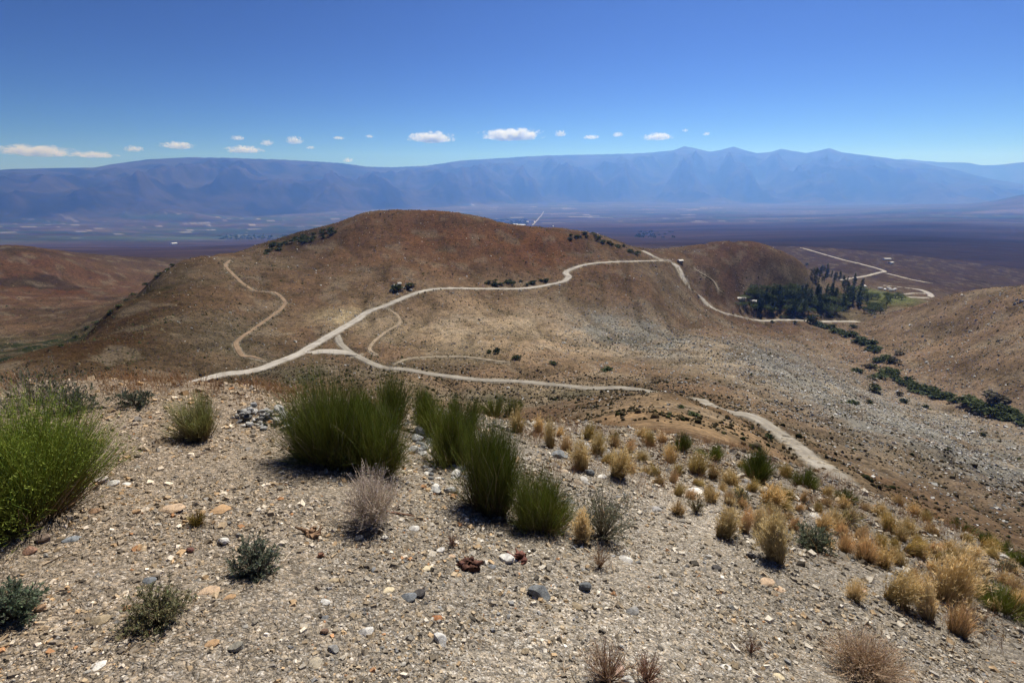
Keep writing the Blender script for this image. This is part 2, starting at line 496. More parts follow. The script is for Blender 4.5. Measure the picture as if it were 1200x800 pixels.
def mat_hills():
    m, nt, b = new_mat('scrub_hills', 0.0)
    p = coords(nt)
    t = attr(nt)
    n1 = noise(nt, p, .035, 5, .6)
    n2 = noise(nt, p, .35, 5, .65)
    n3 = noise(nt, p, 1.6, 3, .6)
    v = mix(nt, 1, t, ramp(nt, n1, [(.3, (.78, .76, .74)), (.5, (1, 1, 1)), (.7, (1.18, 1.16, 1.12))]), 'MULTIPLY')
    v = mix(nt, 1, v, ramp(nt, n2, [(.32, (.5, .5, .5)), (.48, (1, 1, 1)), (.66, (1.35, 1.3, 1.22))]), 'MULTIPLY')
    v = mix(nt, 1, v, ramp(nt, n3, [(.34, (.45, .45, .45)), (.5, (1, 1, 1)), (.64, (1.4, 1.36, 1.3))]), 'MULTIPLY')
    nt.links.new(v, b.inputs['Base Color'])
    bump(nt, b, mathn(nt, 'ADD', mathn(nt, 'MULTIPLY', n2, 1.0), mathn(nt, 'MULTIPLY', n3, .35)), .6, .8)
    return m

def mat_far():
    m, nt, b = new_mat('valley_and_mountains', 0.0)
    p = coords(nt)
    t = attr(nt)
    st = N(nt, 'ShaderNodeMapping'); nt.links.new(p, st.inputs[0]); st.inputs['Scale'].default_value = (.35, 1.4, 1)
    n1 = noise(nt, st.outputs[0], .0011, 6, .62)
    n2 = noise(nt, st.outputs[0], .006, 5, .65)
    v = mix(nt, 1, t, ramp(nt, n1, [(.32, (.62, .62, .62)), (.5, (1, 1, 1)), (.68, (1.4, 1.36, 1.3))]), 'MULTIPLY')
    v = mix(nt, 1, v, ramp(nt, n2, [(.33, (.65, .65, .66)), (.5, (1, 1, 1)), (.67, (1.35, 1.32, 1.28))]), 'MULTIPLY')
    nt.links.new(v, b.inputs['Base Color'])
    bump(nt, b, n2, .5, 30)
    return m

def mat_road():
    m, nt, b = new_mat('dirt_road', 0.0)
    p = coords(nt)
    n = noise(nt, p, .25, 5, .6); n2 = noise(nt, p, 3, 3)
    c = ramp(nt, n, [(.3, (.22, .20, .18)), (.5, (.29, .27, .245)), (.7, (.35, .33, .305))])
    c = mix(nt, .5, c, ramp(nt, n2, [(.3, (.7, .7, .7)), (.7, (1.2, 1.2, 1.2))]), 'MULTIPLY')
    nt.links.new(mix(nt, 1, c, attr(nt), 'MULTIPLY'), b.inputs['Base Color'])
    return m

def mat_tint(name, rough=.85, var=.35, scale=6, spec=.15, transl=0.0):
    """per-vertex colour of the thing, broken up by noise and by the individual"""
    m, nt, b = new_mat(name)
    b.inputs['Roughness'].default_value = rough
    b.inputs['Specular IOR Level'].default_value = spec
    t = attr(nt)
    n = noise(nt, coords(nt), scale, 3)
    lo, hi = 1 - var, 1 + var
    c = mix(nt, 1, t, ramp(nt, n, [(.3, (lo,) * 3), (.7, (hi,) * 3)]), 'MULTIPLY')
    oi = nt.nodes.new('ShaderNodeObjectInfo')
    c = mix(nt, 1, c, ramp(nt, oi.outputs['Random'], [(0, (.82, .84, .8)), (1, (1.15, 1.12, 1.1))]), 'MULTIPLY')
    nt.links.new(c, b.inputs['Base Color'])
    if transl:
        tr = nt.nodes.new('ShaderNodeBsdfTranslucent'); nt.links.new(c, tr.inputs[0])
        ms = nt.nodes.new('ShaderNodeMixShader'); ms.inputs[0].default_value = transl
        out = nt.nodes['Material Output']
        nt.links.new(b.outputs[0], ms.inputs[1]); nt.links.new(tr.outputs[0], ms.inputs[2]); nt.links.new(ms.outputs[0], out.inputs[0])
    return m

M = {}
M['near'] = mat_near_ground()
M['hills'] = mat_hills()
M['far'] = mat_far()
M['road'] = mat_road()
M['plant'] = mat_tint('plant', .8, .2, 9, .1, .42)
M['scrub'] = mat_tint('scrub', .95, .3, .5, .0)
M['tree'] = mat_tint('tree_foliage', .85, .25, .8, .1, .15)
M['wood'] = mat_tint('dead_wood', .9, .4, 40, .1)

# ------------------------------------------------------------------ terrain colours (what grows and lies where, left flank's shade included)
def blob(az, ld, px, py, d, ra, rl):
    a, _, _ = pix_at(px, py, d)
    return np.exp(-(((az - a) / ra) ** 2 + ((ld - math.log(d)) / rl) ** 2))

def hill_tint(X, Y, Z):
    d = np.hypot(X, Y); az = np.arctan2(X, Y); ld = np.log(np.maximum(d, 1))
    n = fbm(X / 60, Y / 60, 4); n2 = fbm(X / 14, Y / 14, 3)
    base = np.array([.225, .158, .106]); tan = np.array([.30, .245, .178]); grey = np.array([.225, .218, .20])
    olive = np.array([.15, .138, .10]); red = np.array([.225, .112, .060]); dark = np.array([.085, .06, .04]); pale = np.array([.36, .29, .19])
    orange = np.array([.36, .25, .15])
    c = np.tile(base, (len(d), 1))
    def lay(col, w):
        nonlocal c
        w = np.clip(w, 0, 1)[:, None]; c = c * (1 - w) + col * w
    lay(tan, sstep(.0, .5, n) * .5)
    lay(red, sstep(.05, .5, -n) * .22)
    # red-brown main hill
    lay(red, (blob(az, ld, 500, 285, 470, .17, .19) + blob(az, ld, 640, 298, 470, .12, .13)) * .85)
    # tan bowl in front of it
    lay(tan, (blob(az, ld, 600, 385, 280, .22, .2) + blob(az, ld, 850, 410, 300, .1, .25)) * .75)
    # olive-grey brush flats along the branch road
    lay(olive, (blob(az, ld, 620, 463, 158, .34, .12) + blob(az, ld, 330, 440, 195, .2, .09) + .7 * blob(az, ld, 250, 395, 260, .12, .15)) * (.8 + .5 * n2))
    # stony grey patches
    g = blob(az, ld, 720, 385, 320, .085, .13) + .8 * blob(az, ld, 770, 400, 300, .07, .2) + blob(az, ld, 1010, 450, 290, .16, .35) + .9 * blob(az, ld, 1150, 510, 210, .2, .3) + .6 * blob(az, ld, 920, 420, 310, .1, .3)
    lay(grey, 1.15 * g * (.95 + .7 * n2))
    lay(np.array([.125, .12, .10]), blob(az, ld, 735, 400, 285, .06, .1) * (.7 + 1.2 * n2))
    # right hill beyond the creek
    lay(np.array([.225, .160, .112]), blob(az, ld, 1150, 390, 450, .25, .25) * .9)
    # orange slope above the near road
    lay(orange, (blob(az, ld, 800, 490, 60, .2, .55)) * .9)
    # pale cut bank by the main road
    lay(pale, 1.1 * blob(az, ld, 400, 373, 305, .04, .055) * (.8 + .8 * n2))
    # dark left flank: scrub, and its turn away from the sun painted in
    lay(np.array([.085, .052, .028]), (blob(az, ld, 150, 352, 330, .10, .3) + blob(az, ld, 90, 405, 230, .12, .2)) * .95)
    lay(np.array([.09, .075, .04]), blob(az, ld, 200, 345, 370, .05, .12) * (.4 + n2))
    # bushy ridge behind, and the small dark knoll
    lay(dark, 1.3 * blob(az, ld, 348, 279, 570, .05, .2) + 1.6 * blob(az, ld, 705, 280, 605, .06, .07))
    # left far hills
    lay(np.array([.16, .074, .042]), blob(az, ld, 40, 330, 800, .24, .38) * .9 * (.85 + .5 * n))
    lay(np.array([.05, .04, .03]), sstep(.2, .4, fbm(X / 90 + 3, Y / 90, 3)) * blob(az, ld, 40, 330, 760, .2, .35) * .8)
    lay(np.array([.28, .2, .13]), .9 * blob(az, ld, 150, 315, 1250, .09, .18))
    lay(np.array([.045, .06, .028]), 1.6 * blob(az, ld, 20, 406, 415, .13, .12) * (.9 + n2))
    # hill by the grove
    lay(np.array([.15, .08, .052]), blob(az, ld, 870, 310, 610, .1, .16) * .9)
    # grove floor
    lay(np.array([.10, .105, .05]), blob(az, ld, 955, 358, 625, .07, .05) * .8)
    lay(np.array([.15, .16, .07]), 1.3 * blob(az, ld, 1035, 350, 760, .035, .08))
    lay(np.array([.33, .27, .2]), 1.0 * blob(az, ld, 882, 352, 585, .022, .05) + .9 * blob(az, ld, 985, 322, 1100, .05, .09) + .9 * blob(az, ld, 958, 338, 680, .022, .05))
    # dark sage plain beyond
    lay(np.array([.075, .052, .048]), sstep(math.log(820), math.log(1200), ld) * .93 * (.85 + .25 * n))
    gl = gully(X, Y); lay(np.array([.10, .082, .052]), gl * (.6 - .4 * blob(az, ld, 520, 285, 470, .25, .2)))
    lay(np.array([.30, .25, .19]), sstep(.30, .55, fbm(X / 22 + 40, Y / 22, 3)) * .5)
    lay(np.array([.115, .082, .052]), sstep(.25, .55, fbm(X / 18 - 40, Y / 18, 3)) * .55)
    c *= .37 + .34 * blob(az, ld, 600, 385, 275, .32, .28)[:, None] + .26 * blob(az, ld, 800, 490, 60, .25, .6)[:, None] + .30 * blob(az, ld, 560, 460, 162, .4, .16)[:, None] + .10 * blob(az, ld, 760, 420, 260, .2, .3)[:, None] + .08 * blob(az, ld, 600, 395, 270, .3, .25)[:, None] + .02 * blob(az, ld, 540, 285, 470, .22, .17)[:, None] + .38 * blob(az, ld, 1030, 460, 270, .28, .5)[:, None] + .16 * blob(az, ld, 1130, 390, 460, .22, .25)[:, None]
    lay(np.array([.26, .21, .135]), 1.2 * blob(az, ld, 398, 372, 305, .035, .05) * (.6 + n2))
    lay(np.array([.085, .095, .04]), 1.5 * blob(az, ld, 1038, 350, 770, .04, .07))
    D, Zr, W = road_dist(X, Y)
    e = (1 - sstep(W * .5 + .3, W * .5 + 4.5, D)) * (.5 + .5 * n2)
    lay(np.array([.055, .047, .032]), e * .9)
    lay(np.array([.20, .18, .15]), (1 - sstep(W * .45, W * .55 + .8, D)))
    return c

def far_tint(X, Y, Z):
    d = np.hypot(X, Y); az = np.arctan2(X, Y)
    n = fbm(X / 700, Y / 2200, 4); n2 = fbm(X / 3000, Y / 700, 4)
    c = np.tile(np.array([.105, .072, .062]), (len(d), 1))
    def lay(col, w):
        nonlocal c
        w = np.clip(w, 0, 1)[:, None]; c = c * (1 - w) + np.asarray(col) * w
    lay((.055, .04, .045), sstep(.0, .5, n2) * .7)
    lay((.16, .11, .09), sstep(.1, .5, -n2) * .6)
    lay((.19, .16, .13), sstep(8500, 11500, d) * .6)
    floor = sstep(5200, 7500, d) * (1 - sstep(14500, 18500, d))
    f1 = fbm(X / 2600 + 4, Y / 360, 4); f2 = fbm(X / 2100 + 9, Y / 300 + 3, 4); f3 = fbm(X / 900 + 2, Y / 170, 3)
    lay((.26, .22, .18), floor * sstep(-.1, .35, f2) * .6)
    lay((.075, .125, .07), floor * sstep(.05, .3, f1) * .8)                    # irrigated strips
    lay((.78, .72, .64), sstep(.60, .70, f3 + .25 * f2) * floor * .6 * (1 - .8 * sstep(.3, .6, az)))           # pale alkali flats
    lay((.05, .085, .05), np.exp(-((az - math.radians(-19)) / .13) ** 2) * np.exp(-((d - 8200) / 420) ** 2) * (.9 + .6 * n))
    lay((.10, .17, .08), np.exp(-((az - math.radians(-35)) / .22) ** 2) * np.exp(-((d - 6400) / 500) ** 2) * (.8 + .6 * n))
    lay((.05, .043, .046), np.exp(-((az - math.radians(36)) / .28) ** 2) * sstep(1500, 2000, d) * (1 - sstep(3500, 7000, d)) * (.75 + .5 * n2))
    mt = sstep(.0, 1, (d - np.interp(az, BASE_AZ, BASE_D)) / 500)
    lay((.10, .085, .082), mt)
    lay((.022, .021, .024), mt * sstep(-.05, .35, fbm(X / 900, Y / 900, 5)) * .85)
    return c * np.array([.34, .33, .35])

# ------------------------------------------------------------------ terrain sheets (three rings that share their rims)
def az_columns(fine, ncoarse, half=58):
    a = np.radians(np.linspace(-half, half, fine))
    b = np.radians(np.linspace(half, 360 - half, ncoarse + 2)[1:-1])
    return np.concatenate([a, b])

AZ = az_columns(640, 70)
GRIDS = []
def ring(name, r, tint, mat, core=False, jig=False):
    nr, na = len(r), len(AZ)
    Rg, Ag = np.meshgrid(r, AZ, indexing='ij')
    X = Rg * np.sin(Ag); Y = Rg * np.cos(Ag)
    Z = height(X.ravel(), Y.ravel()).reshape(X.shape)
    GRIDS.append((r, Z))
    V = np.stack([X, Y, Z], -1).reshape(-1, 3)
    i = np.arange(nr - 1)[:, None] * na; j = np.arange(na)[None, :]; j2 = (j + 1) % na
    F = np.stack([i + j, i + j2, i + na + j2, i + na + j], -1).reshape(-1, 4)[:, ::-1]
    V = np.asarray(V)
    if core:
        V = np.vstack([V, [[0, 0, -CAM_Z]]])
        F = [F, np.stack([np.full(na, len(V) - 1), np.arange(na), (np.arange(na) + 1) % na], -1)[:, ::-1]]
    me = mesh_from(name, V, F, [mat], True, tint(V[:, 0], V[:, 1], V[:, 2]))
    return tag(mesh_obj(name, me), kind='structure')

def hgrid(X, Y):
    """height of the built terrain sheets (bilinear), exact where things are set down"""
    X = np.asarray(X, float); Y = np.asarray(Y, float)
    sh = X.shape; X = X.ravel(); Y = Y.ravel()
    d = np.hypot(X, Y); az = np.arctan2(X, Y)
    half = math.radians(58); na = 640
    u = np.clip((az + half) / (2 * half) * (na - 1), 0, na - 1.001); j = u.astype(int); fu = u - j
    out = np.zeros(len(d)); lo = 0
    for gi, (r, Z) in enumerate(GRIDS):
        m = (d >= lo) & ((d < r[-1]) | (gi == len(GRIDS) - 1)); lo = r[-1]
        if not m.any(): continue
        dd = np.clip(d[m], r[0], r[-1] * .99999)
        i = np.clip(np.searchsorted(r, dd, 'right') - 1, 0, len(r) - 2)
        fv = (dd - r[i]) / (r[i + 1] - r[i]); jj = j[m]; f = fu[m]
        out[m] = (Z[i, jj] * (1 - f) + Z[i, jj + 1] * f) * (1 - fv) + (Z[i + 1, jj] * (1 - f) + Z[i + 1, jj + 1] * f) * fv
    return out.reshape(sh)

def near_tint(X, Y, Z):
    d = np.hypot(X, Y)
    n = fbm(X / 1.3, Y / 1.3, 4)
    c = np.tile(np.array([1.0, 1.0, 1.0]), (len(d), 1))
    # beaten path: finer, paler sand running away to the right
    s = np.abs((X - .35) - .42 * (Y - 1.5) + .25 * np.sin(Y * 1.1))
    w = (1 - sstep(.25, .75, s)) * sstep(.8, 1.6, Y) * (1 - sstep(5.2, 6.5, Y)) * (.6 + .5 * n)
    c = c * (1 + .34 * np.clip(w, 0, 1)[:, None])
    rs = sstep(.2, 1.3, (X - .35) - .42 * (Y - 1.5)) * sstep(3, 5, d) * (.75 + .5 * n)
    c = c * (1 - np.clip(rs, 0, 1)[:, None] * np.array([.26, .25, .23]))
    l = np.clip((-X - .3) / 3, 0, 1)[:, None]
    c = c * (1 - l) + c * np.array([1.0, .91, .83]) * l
    return c

R_NEAR = np.concatenate([np.linspace(.35, 1.2, 10), np.exp(np.linspace(math.log(1.25), math.log(16), 190))])
R_MID = np.exp(np.linspace(math.log(16), math.log(1800), 380))
R_FAR = np.concatenate([np.exp(np.linspace(math.log(1800), math.log(10500), 60)), np.linspace(10600, 26000, 150), np.linspace(26300, 31000, 24)])
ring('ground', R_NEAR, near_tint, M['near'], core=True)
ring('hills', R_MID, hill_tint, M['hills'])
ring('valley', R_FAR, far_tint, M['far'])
height = hgrid                     # from here on things stand on the sheets as built

# ------------------------------------------------------------------ roads as shallow raised beds
def build_road(name, w, c, z, tint):
    t = np.gradient(c, axis=0); t /= np.linalg.norm(t, axis=1)[:, None] + 1e-9
    nrm = np.stack([-t[:, 1], t[:, 0]], 1)
    s = np.arange(len(c))
    L = np.concatenate([[0], np.cumsum(np.linalg.norm(np.diff(c, axis=0), axis=1))])
    wl = w * (.5 + .07 * fbm(L / 9., L * 0 + len(name), 3)); wr = w * (.5 + .07 * fbm(L / 9., L * 0 + 50 + len(name), 3))
    if name in ('link_road', 'hill_track', 'footpath', 'old_track', 'creek_track'):      # these peter out
        tp = np.clip(np.minimum(L, L[-1] - L) / 9 + .12, 0, 1); wl = wl * tp; wr = wr * tp; z = z - .1 * (1 - tp)
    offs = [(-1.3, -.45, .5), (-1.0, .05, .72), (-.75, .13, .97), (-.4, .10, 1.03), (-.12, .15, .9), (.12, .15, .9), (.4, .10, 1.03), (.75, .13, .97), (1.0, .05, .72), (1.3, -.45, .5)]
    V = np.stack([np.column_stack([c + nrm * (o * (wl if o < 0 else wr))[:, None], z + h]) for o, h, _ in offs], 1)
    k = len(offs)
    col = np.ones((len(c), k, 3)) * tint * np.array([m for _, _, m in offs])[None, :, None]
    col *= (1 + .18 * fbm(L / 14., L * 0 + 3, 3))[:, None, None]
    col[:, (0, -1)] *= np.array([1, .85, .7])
    i = np.arange(len(c) - 1)[:, None] * k; j = np.arange(k - 1)[None]
    F = np.stack([i + j, i + j + 1, i + k + j + 1, i + k + j], -1).reshape(-1, 4)[:, ::-1]
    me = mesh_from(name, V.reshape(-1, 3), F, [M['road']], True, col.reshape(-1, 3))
    return tag(mesh_obj(name, me), kind='structure')

ROAD_TINT = {'hill_track': (.72, .56, .43), 'footpath': (.85, .72, .58), 'old_track': (.8, .72, .6), 'creek_track': (.8, .72, .62), 'branch_road': (.82, .80, .76)}
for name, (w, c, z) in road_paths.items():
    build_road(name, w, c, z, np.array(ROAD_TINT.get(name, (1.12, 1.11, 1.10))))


# ------------------------------------------------------------------ the blue air over the valley
def build_haze():
    x0, x1, y0, y1, z0, z1 = -31500, 31500, -31500, 31500, -700, 1480
    V = np.array([(x, y, z) for z in (z0, z1) for y in (y0, y1) for x in (x0, x1)], float)
    F = np.array([(0, 2, 3, 1), (4, 5, 7, 6), (0, 1, 5, 4), (2, 6, 7, 3), (0, 4, 6, 2), (1, 3, 7, 5)])
    m = bpy.data.materials.new('air'); m.use_nodes = True
    nt = m.node_tree; nt.nodes.remove(nt.nodes['Principled BSDF'])
    pv = nt.nodes.new('ShaderNodeVolumePrincipled')
    pv.inputs['Color'].default_value = (.15, .35, 1.0, 1)
    pv.inputs['Absorption Color'].default_value = (1, 1, 1, 1)
    pv.inputs['Density'].default_value = 6.8e-5
    pv.inputs['Anisotropy'].default_value = 0.5
    nt.links.new(pv.outputs[0], nt.nodes['Material Output'].inputs['Volume'])
    o = mesh_obj('haze', mesh_from('haze', V, F, [m]))
    tag(o, 'thin blue haze filling the air over the valley', 'haze', kind='stuff')
build_haze()

#@@T1@@
# ------------------------------------------------------------------ small-geometry builders
def unit(v):
    return v / (np.linalg.norm(v, axis=-1, keepdims=True) + 1e-9)

class Geo:
    def __init__(s): s.V = []; s.F3 = []; s.F4 = []; s.C = []; s.n = 0
    def add(s, V, F, C):
        V = np.asarray(V, float).reshape(-1, 3)
        F = np.asarray(F)
        (s.F3 if F.shape[1] == 3 else s.F4).append(F + s.n)
        s.V.append(V); s.C.append(np.asarray(C, float).reshape(-1, 3)); s.n += len(V)
    def mesh(s, name, mat, smooth=False):
        F = []
        if s.F3: F.append(np.vstack(s.F3))
        if s.F4: F.append(np.vstack(s.F4))
        return mesh_from(name, np.vstack(s.V), F, [mat], smooth, np.vstack(s.C))

def tubes(g, P, R, C, sides=3, r=None):
    """many tapered twigs at once. P (n,k,3) centre lines, R (n,k) radii, C (n,k,3) colours"""
    n, k, _ = P.shape
    d = unit(P[:, -1] - P[:, 0])
    ref = np.where(np.abs(d[:, 2:3]) > .8, np.array([[1., 0, 0]]), np.array([[0, 0, 1.]]))
    a = unit(np.cross(d, ref)); b = np.cross(d, a)
    ph = (r or rng).uniform(0, 6.28, n)
    ang = np.arange(sides) / sides * 2 * np.pi
    th = ph[:, None] + ang
    off = np.cos(th)[..., None] * a[:, None] + np.sin(th)[..., None] * b[:, None]
    V = P[:, :, None] + R[:, :, None, None] * off[:, None]
    base = (np.arange(n) * k * sides)[:, None, None]
    i = np.arange(k - 1)[None, :, None] * sides; j = np.arange(sides)[None, None]; j2 = (j + 1) % sides
    F = np.stack([base + i + j, base + i + j2, base + i + sides + j2, base + i + sides + j], -1).reshape(-1, 4)
    g.add(V, F, np.repeat(C[:, :, None], sides, 2))

def leaves(g, P, D, L, Wd, C, r=None):
    """small folded leaves. P base points, D directions, L lengths, Wd widths"""
    n = len(P); q = r or rng
    side = unit(np.cross(D, q.normal(size=(n, 3))))
    up = np.cross(side, D)
    L = L[:, None]; Wd = Wd[:, None]
    V = np.stack([P, P + D * L * .55 + side * Wd * .5 + up * Wd * .12, P + D * L, P + D * L * .55 - side * Wd * .5 + up * Wd * .12], 1)
    b = (np.arange(n) * 4)[:, None]
    F = np.vstack([b + np.array([[0, 1, 2]]), b + np.array([[0, 2, 3]])])
    g.add(V, F, np.repeat(C[:, None], 4, 1))

def lerp_cols(s, stops):
    xs = [a for a, _ in stops]; cs = np.array([c for _, c in stops])
    return np.stack([np.interp(s, xs, cs[:, i]) for i in range(3)], -1)

BROOM = [(0, (.34, .25, .14)), (.22, (.34, .26, .13)), (.42, (.225, .245, .068)), (1, (.225, .265, .066))]
BROOM_BRIGHT = [(0, (.22, .15, .09)), (.25, (.20, .16, .07)), (.5, (.20, .24, .05)), (1, (.30, .36, .075))]  # the huge left bush's own brighter yellow-green
BROOM_YOUNG = [(0, (.14, .09, .07)), (.35, (.2, .14, .1)), (.6, (.28, .28, .13)), (1, (.42, .43, .21))]

def broom_meshes(h, w, n, seed, cols=BROOM, rad=.0022, upright=.5):
    """a shrub of many upright green switches on a brown woody foot: (stems mesh, switches mesh)"""
    q = np.random.default_rng(seed)
    k = 4
    s = np.linspace(0, 1, k)
    nc = max(9, int(n / 95))                      # clumps give the crown an uneven outline
    ca = q.uniform(0, 6.28, nc); cr = np.sqrt(q.uniform(0, 1, nc)) * .9
    cf = q.uniform(.58, 1.1, nc)
    ci = q.integers(0, nc, n)
    tip = np.stack([np.cos(ca[ci]) * cr[ci], np.sin(ca[ci]) * cr[ci]], 1) + q.normal(0, .12, (n, 2))
    r = np.minimum(np.linalg.norm(tip, axis=1), 1.08)
    hh = h * np.sqrt(np.clip(1 - .62 * r ** 2, .1, 1)) * cf[ci] * np.where(q.uniform(0, 1, n) < .35, q.uniform(.4, .9, n), q.uniform(.82, 1.04, n))
    bx = tip * upright * w * .5 + q.normal(0, .02 * w, (n, 2))
    tx = tip * w * .54
    start = q.choice([0, .15, .3, .45], n)
    S = start[:, None] + (1 - start[:, None]) * s
    P = np.zeros((n, k, 3))
    e = S ** 1.15
    P[:, :, :2] = bx[:, None] + (tx - bx)[:, None] * e[..., None]
    P[:, :, 2] = hh[:, None] * S - .02
    P[:, 1:, :2] += np.cumsum(q.normal(0, .026 * h / .6, (n, k - 1, 2)), 1)
    R = rad * (1.25 - .95 * S) * q.uniform(.7, 1.3, n)[:, None]
    C = lerp_cols(S * (.55 + .45 * (hh / h))[:, None] + .08, cols) * q.uniform(.6, 1.4, (n, 1, 1)) * (1 + q.normal(0, .06, (n, 1, 3)))
    g = Geo(); tubes(g, P, R, C, 3, q)
    g2 = Geo()
    m = max(14, n // 40)
    a = q.uniform(0, 6.28, m); rr = np.sqrt(q.uniform(0, 1, m)) * w * .38
    P2 = np.zeros((m, 4, 3)); ss = np.linspace(0, 1, 4)
    P2[:, :, 0] = (np.cos(a) * rr)[:, None] * (.45 + .7 * ss) + q.normal(0, .012, (m, 4))
    P2[:, :, 1] = (np.sin(a) * rr)[:, None] * (.45 + .7 * ss) + q.normal(0, .012, (m, 4))
    P2[:, :, 2] = ss * h * .42 * q.uniform(.5, 1, m)[:, None] - .03
    tubes(g2, P2, rad * 2.4 * (1.2 - .8 * ss)[None] * q.uniform(.6, 1.4, (m, 1)), np.ones((m, 4, 3)) * np.array([.24, .17, .11]) * q.uniform(.5, 1.3, (m, 1, 1)), 4, q)
    if cols is BROOM:                              # a few bleached dead switches
        dq = q.choice(n, n // 34, replace=False)
        tubes(g2, P[dq] * np.array([1.06, 1.06, 1.02]), R[dq] * 1.1, np.ones((len(dq), k, 3)) * np.array([.42, .36, .27]) * q.uniform(.6, 1.2, (len(dq), 1, 1)), 3, q)
    if cols is BROOM_BRIGHT:                          # this one also carries small leaves
        nl = n * 3
        j = q.integers(0, n, nl); t = q.uniform(.25, 1, nl)[:, None]
        B = P[j, 1] * (1 - t) + P[j, 3] * t
        D = unit(unit(P[j, 3] - P[j, 1]) + q.normal(0, .55, (nl, 3)))
        leaves(g, B, D, q.uniform(.012, .026, nl), q.uniform(.003, .006, nl), np.array([.27, .33, .07]) * q.uniform(.5, 1.4, (nl, 1)), q)
    return g2.mesh('stems', M['wood'], False), g.mesh('switches', M['plant'])

def leafy_meshes(h, w, n, seed, leaf=(.10, .105, .075), stem=(.16, .13, .11), leaf_len=.018, leaf_w=.006, per=16, dome=True, dead=0.0, rad=.0022):
    """a twiggy bush with small leaves: (stems mesh, leaves mesh)"""
    q = np.random.default_rng(seed)
    k = 5; s = np.linspace(0, 1, k)
    a = q.uniform(0, 6.28, n)
    el = np.arccos(q.uniform(.3 if rad < .0015 else .12, 1, n))
    D = np.stack([np.sin(el) * np.cos(a), np.sin(el) * np.sin(a), np.cos(el)], 1)
    L = q.uniform(.6, 1.06, n)
    tip = D * np.array([w * .5, w * .5, h]) * L[:, None]
    mid = tip * .5 + q.normal(0, .05, (n, 3)) * w + np.array([0, 0, .08 * h])
    P = (1 - s)[None, :, None] ** 2 * 0 + 2 * ((1 - s) * s)[None, :, None] * mid[:, None] + (s ** 2)[None, :, None] * tip[:, None]
    P = P + np.cumsum(q.normal(0, .010 * w, (n, k, 3)), 1)
    P[:, :, 2] = np.maximum(P[:, :, 2], .004)
    R = rad * (1.5 - 1.15 * s)[None] * q.uniform(.6, 1.5, (n, 1))
    C = np.ones((n, k, 3)) * np.asarray(stem) * q.uniform(.5, 1.3, (n, 1, 1))
    g = Geo(); tubes(g, P, R, C, 3, q)
    # side twigs
    m = n * 3
    i = q.integers(0, n, m); t = q.uniform(.3, .95, m) * (k - 1)
    i0 = np.floor(t).astype(int); fr = (t - i0)[:, None]
    B = P[i, i0] * (1 - fr) + P[i, np.minimum(i0 + 1, k - 1)] * fr
    td = unit(unit(P[i, -1] - P[i, 0]) + q.normal(0, .55, (m, 3)) + np.array([0, 0, .25]))
    tl = q.uniform(.08, .2, m) * (h + w) * .5
    ss = np.linspace(0, 1, 3)
    P2 = B[:, None] + td[:, None] * (tl[:, None] * ss)[..., None]
    tubes(g, P2, rad * .55 * (1.2 - .8 * ss)[None] * np.ones((m, 1)), np.ones((m, 3, 3)) * np.asarray(stem) * q.uniform(.6, 1.4, (m, 1, 1)), 3, q)
    gl = Geo()
    nl = m * per // 3
    j = q.integers(0, m, nl); t = q.uniform(.1, 1, nl)[:, None]
    PB = B[j] + td[j] * tl[j][:, None] * t
    LD = unit(td[j] * .7 + q.normal(0, .6, (nl, 3)) + np.array([0, 0, .3]))
    lc = np.asarray(leaf) * q.uniform(.55, 1.5, (nl, 1)) * (1 + q.normal(0, .06, (nl, 3)))
    leaves(gl, PB, LD, leaf_len * q.uniform(.6, 1.4, nl), leaf_w * q.uniform(.7, 1.3, nl), lc, q)
    return g.mesh('stems', M['wood'], False), gl.mesh('leaves', M['plant'])

def tuft_mesh(h, w, n, seed, base=(.20, .15, .06), tip=(.52, .37, .17), heads=0.12, head_col=(.72, .56, .32), blade=.0022, lean=0.0):
    """a bunch of dry grass blades with feathery seed heads"""
    q = np.random.default_rng(seed)
    k = 5; s = np.linspace(0, 1, k)
    a = q.uniform(0, 6.28, n); r = np.sqrt(q.uniform(0, 1, n))
    out = np.stack([np.cos(a) * r, np.sin(a) * r], 1)
    hh = h * (1 - .28 * r ** 2) * np.where(q.uniform(0, 1, n) < .2, q.uniform(.95, 1.3, n), q.uniform(.4, 1.0, n))
    P = np.zeros((n, k, 3))
    b = out * w * .2 + q.normal(0, .012 * w, (n, 2))
    e = s ** 1.35
    tx = out * w * .5 * q.uniform(.3, 1.15, n)[:, None] + np.array([lean, 0]) * h
    P[:, :, 0] = b[:, :1] + (tx - b)[:, :1] * e
    P[:, :, 1] = b[:, 1:] + (tx - b)[:, 1:] * e
    P[:, :, 2] = hh[:, None] * (s - .16 * r[:, None] * s ** 3) - .012
    P[:, 1:] += q.normal(0, .006 * h / .35, (n, k - 1, 3))
    R = blade * (1.0 - .72 * s)[None] * q.uniform(.6, 1.3, (n, 1))
    C = lerp_cols(np.tile(s, (n, 1)), [(0, base), (.35, tuple(.5 * (np.array(base) + np.array(tip)))), (1, tip)]) * q.uniform(.6, 1.35, (n, 1, 1))
    g = Geo(); tubes(g, P, R, C, 3, q)
    m = int(n * heads)
    if m:
        i = q.integers(0, n, m)
        nl = m * 5
        j = np.repeat(i, 5); t = q.uniform(.72, 1, nl)[:, None]
        B = P[j, -2] * (1 - t) + P[j, -1] * t
        D = unit(unit(P[j, -1] - P[j, -2]) + q.normal(0, .4, (nl, 3)))
        leaves(g, B, D, .035 * h / .35 * q.uniform(.5, 1.2, nl), np.full(nl, .0035 * h / .35), np.asarray(head_col) * q.uniform(.6, 1.3, (nl, 1)), q)
    return g.mesh('grass_blades', M['plant'])

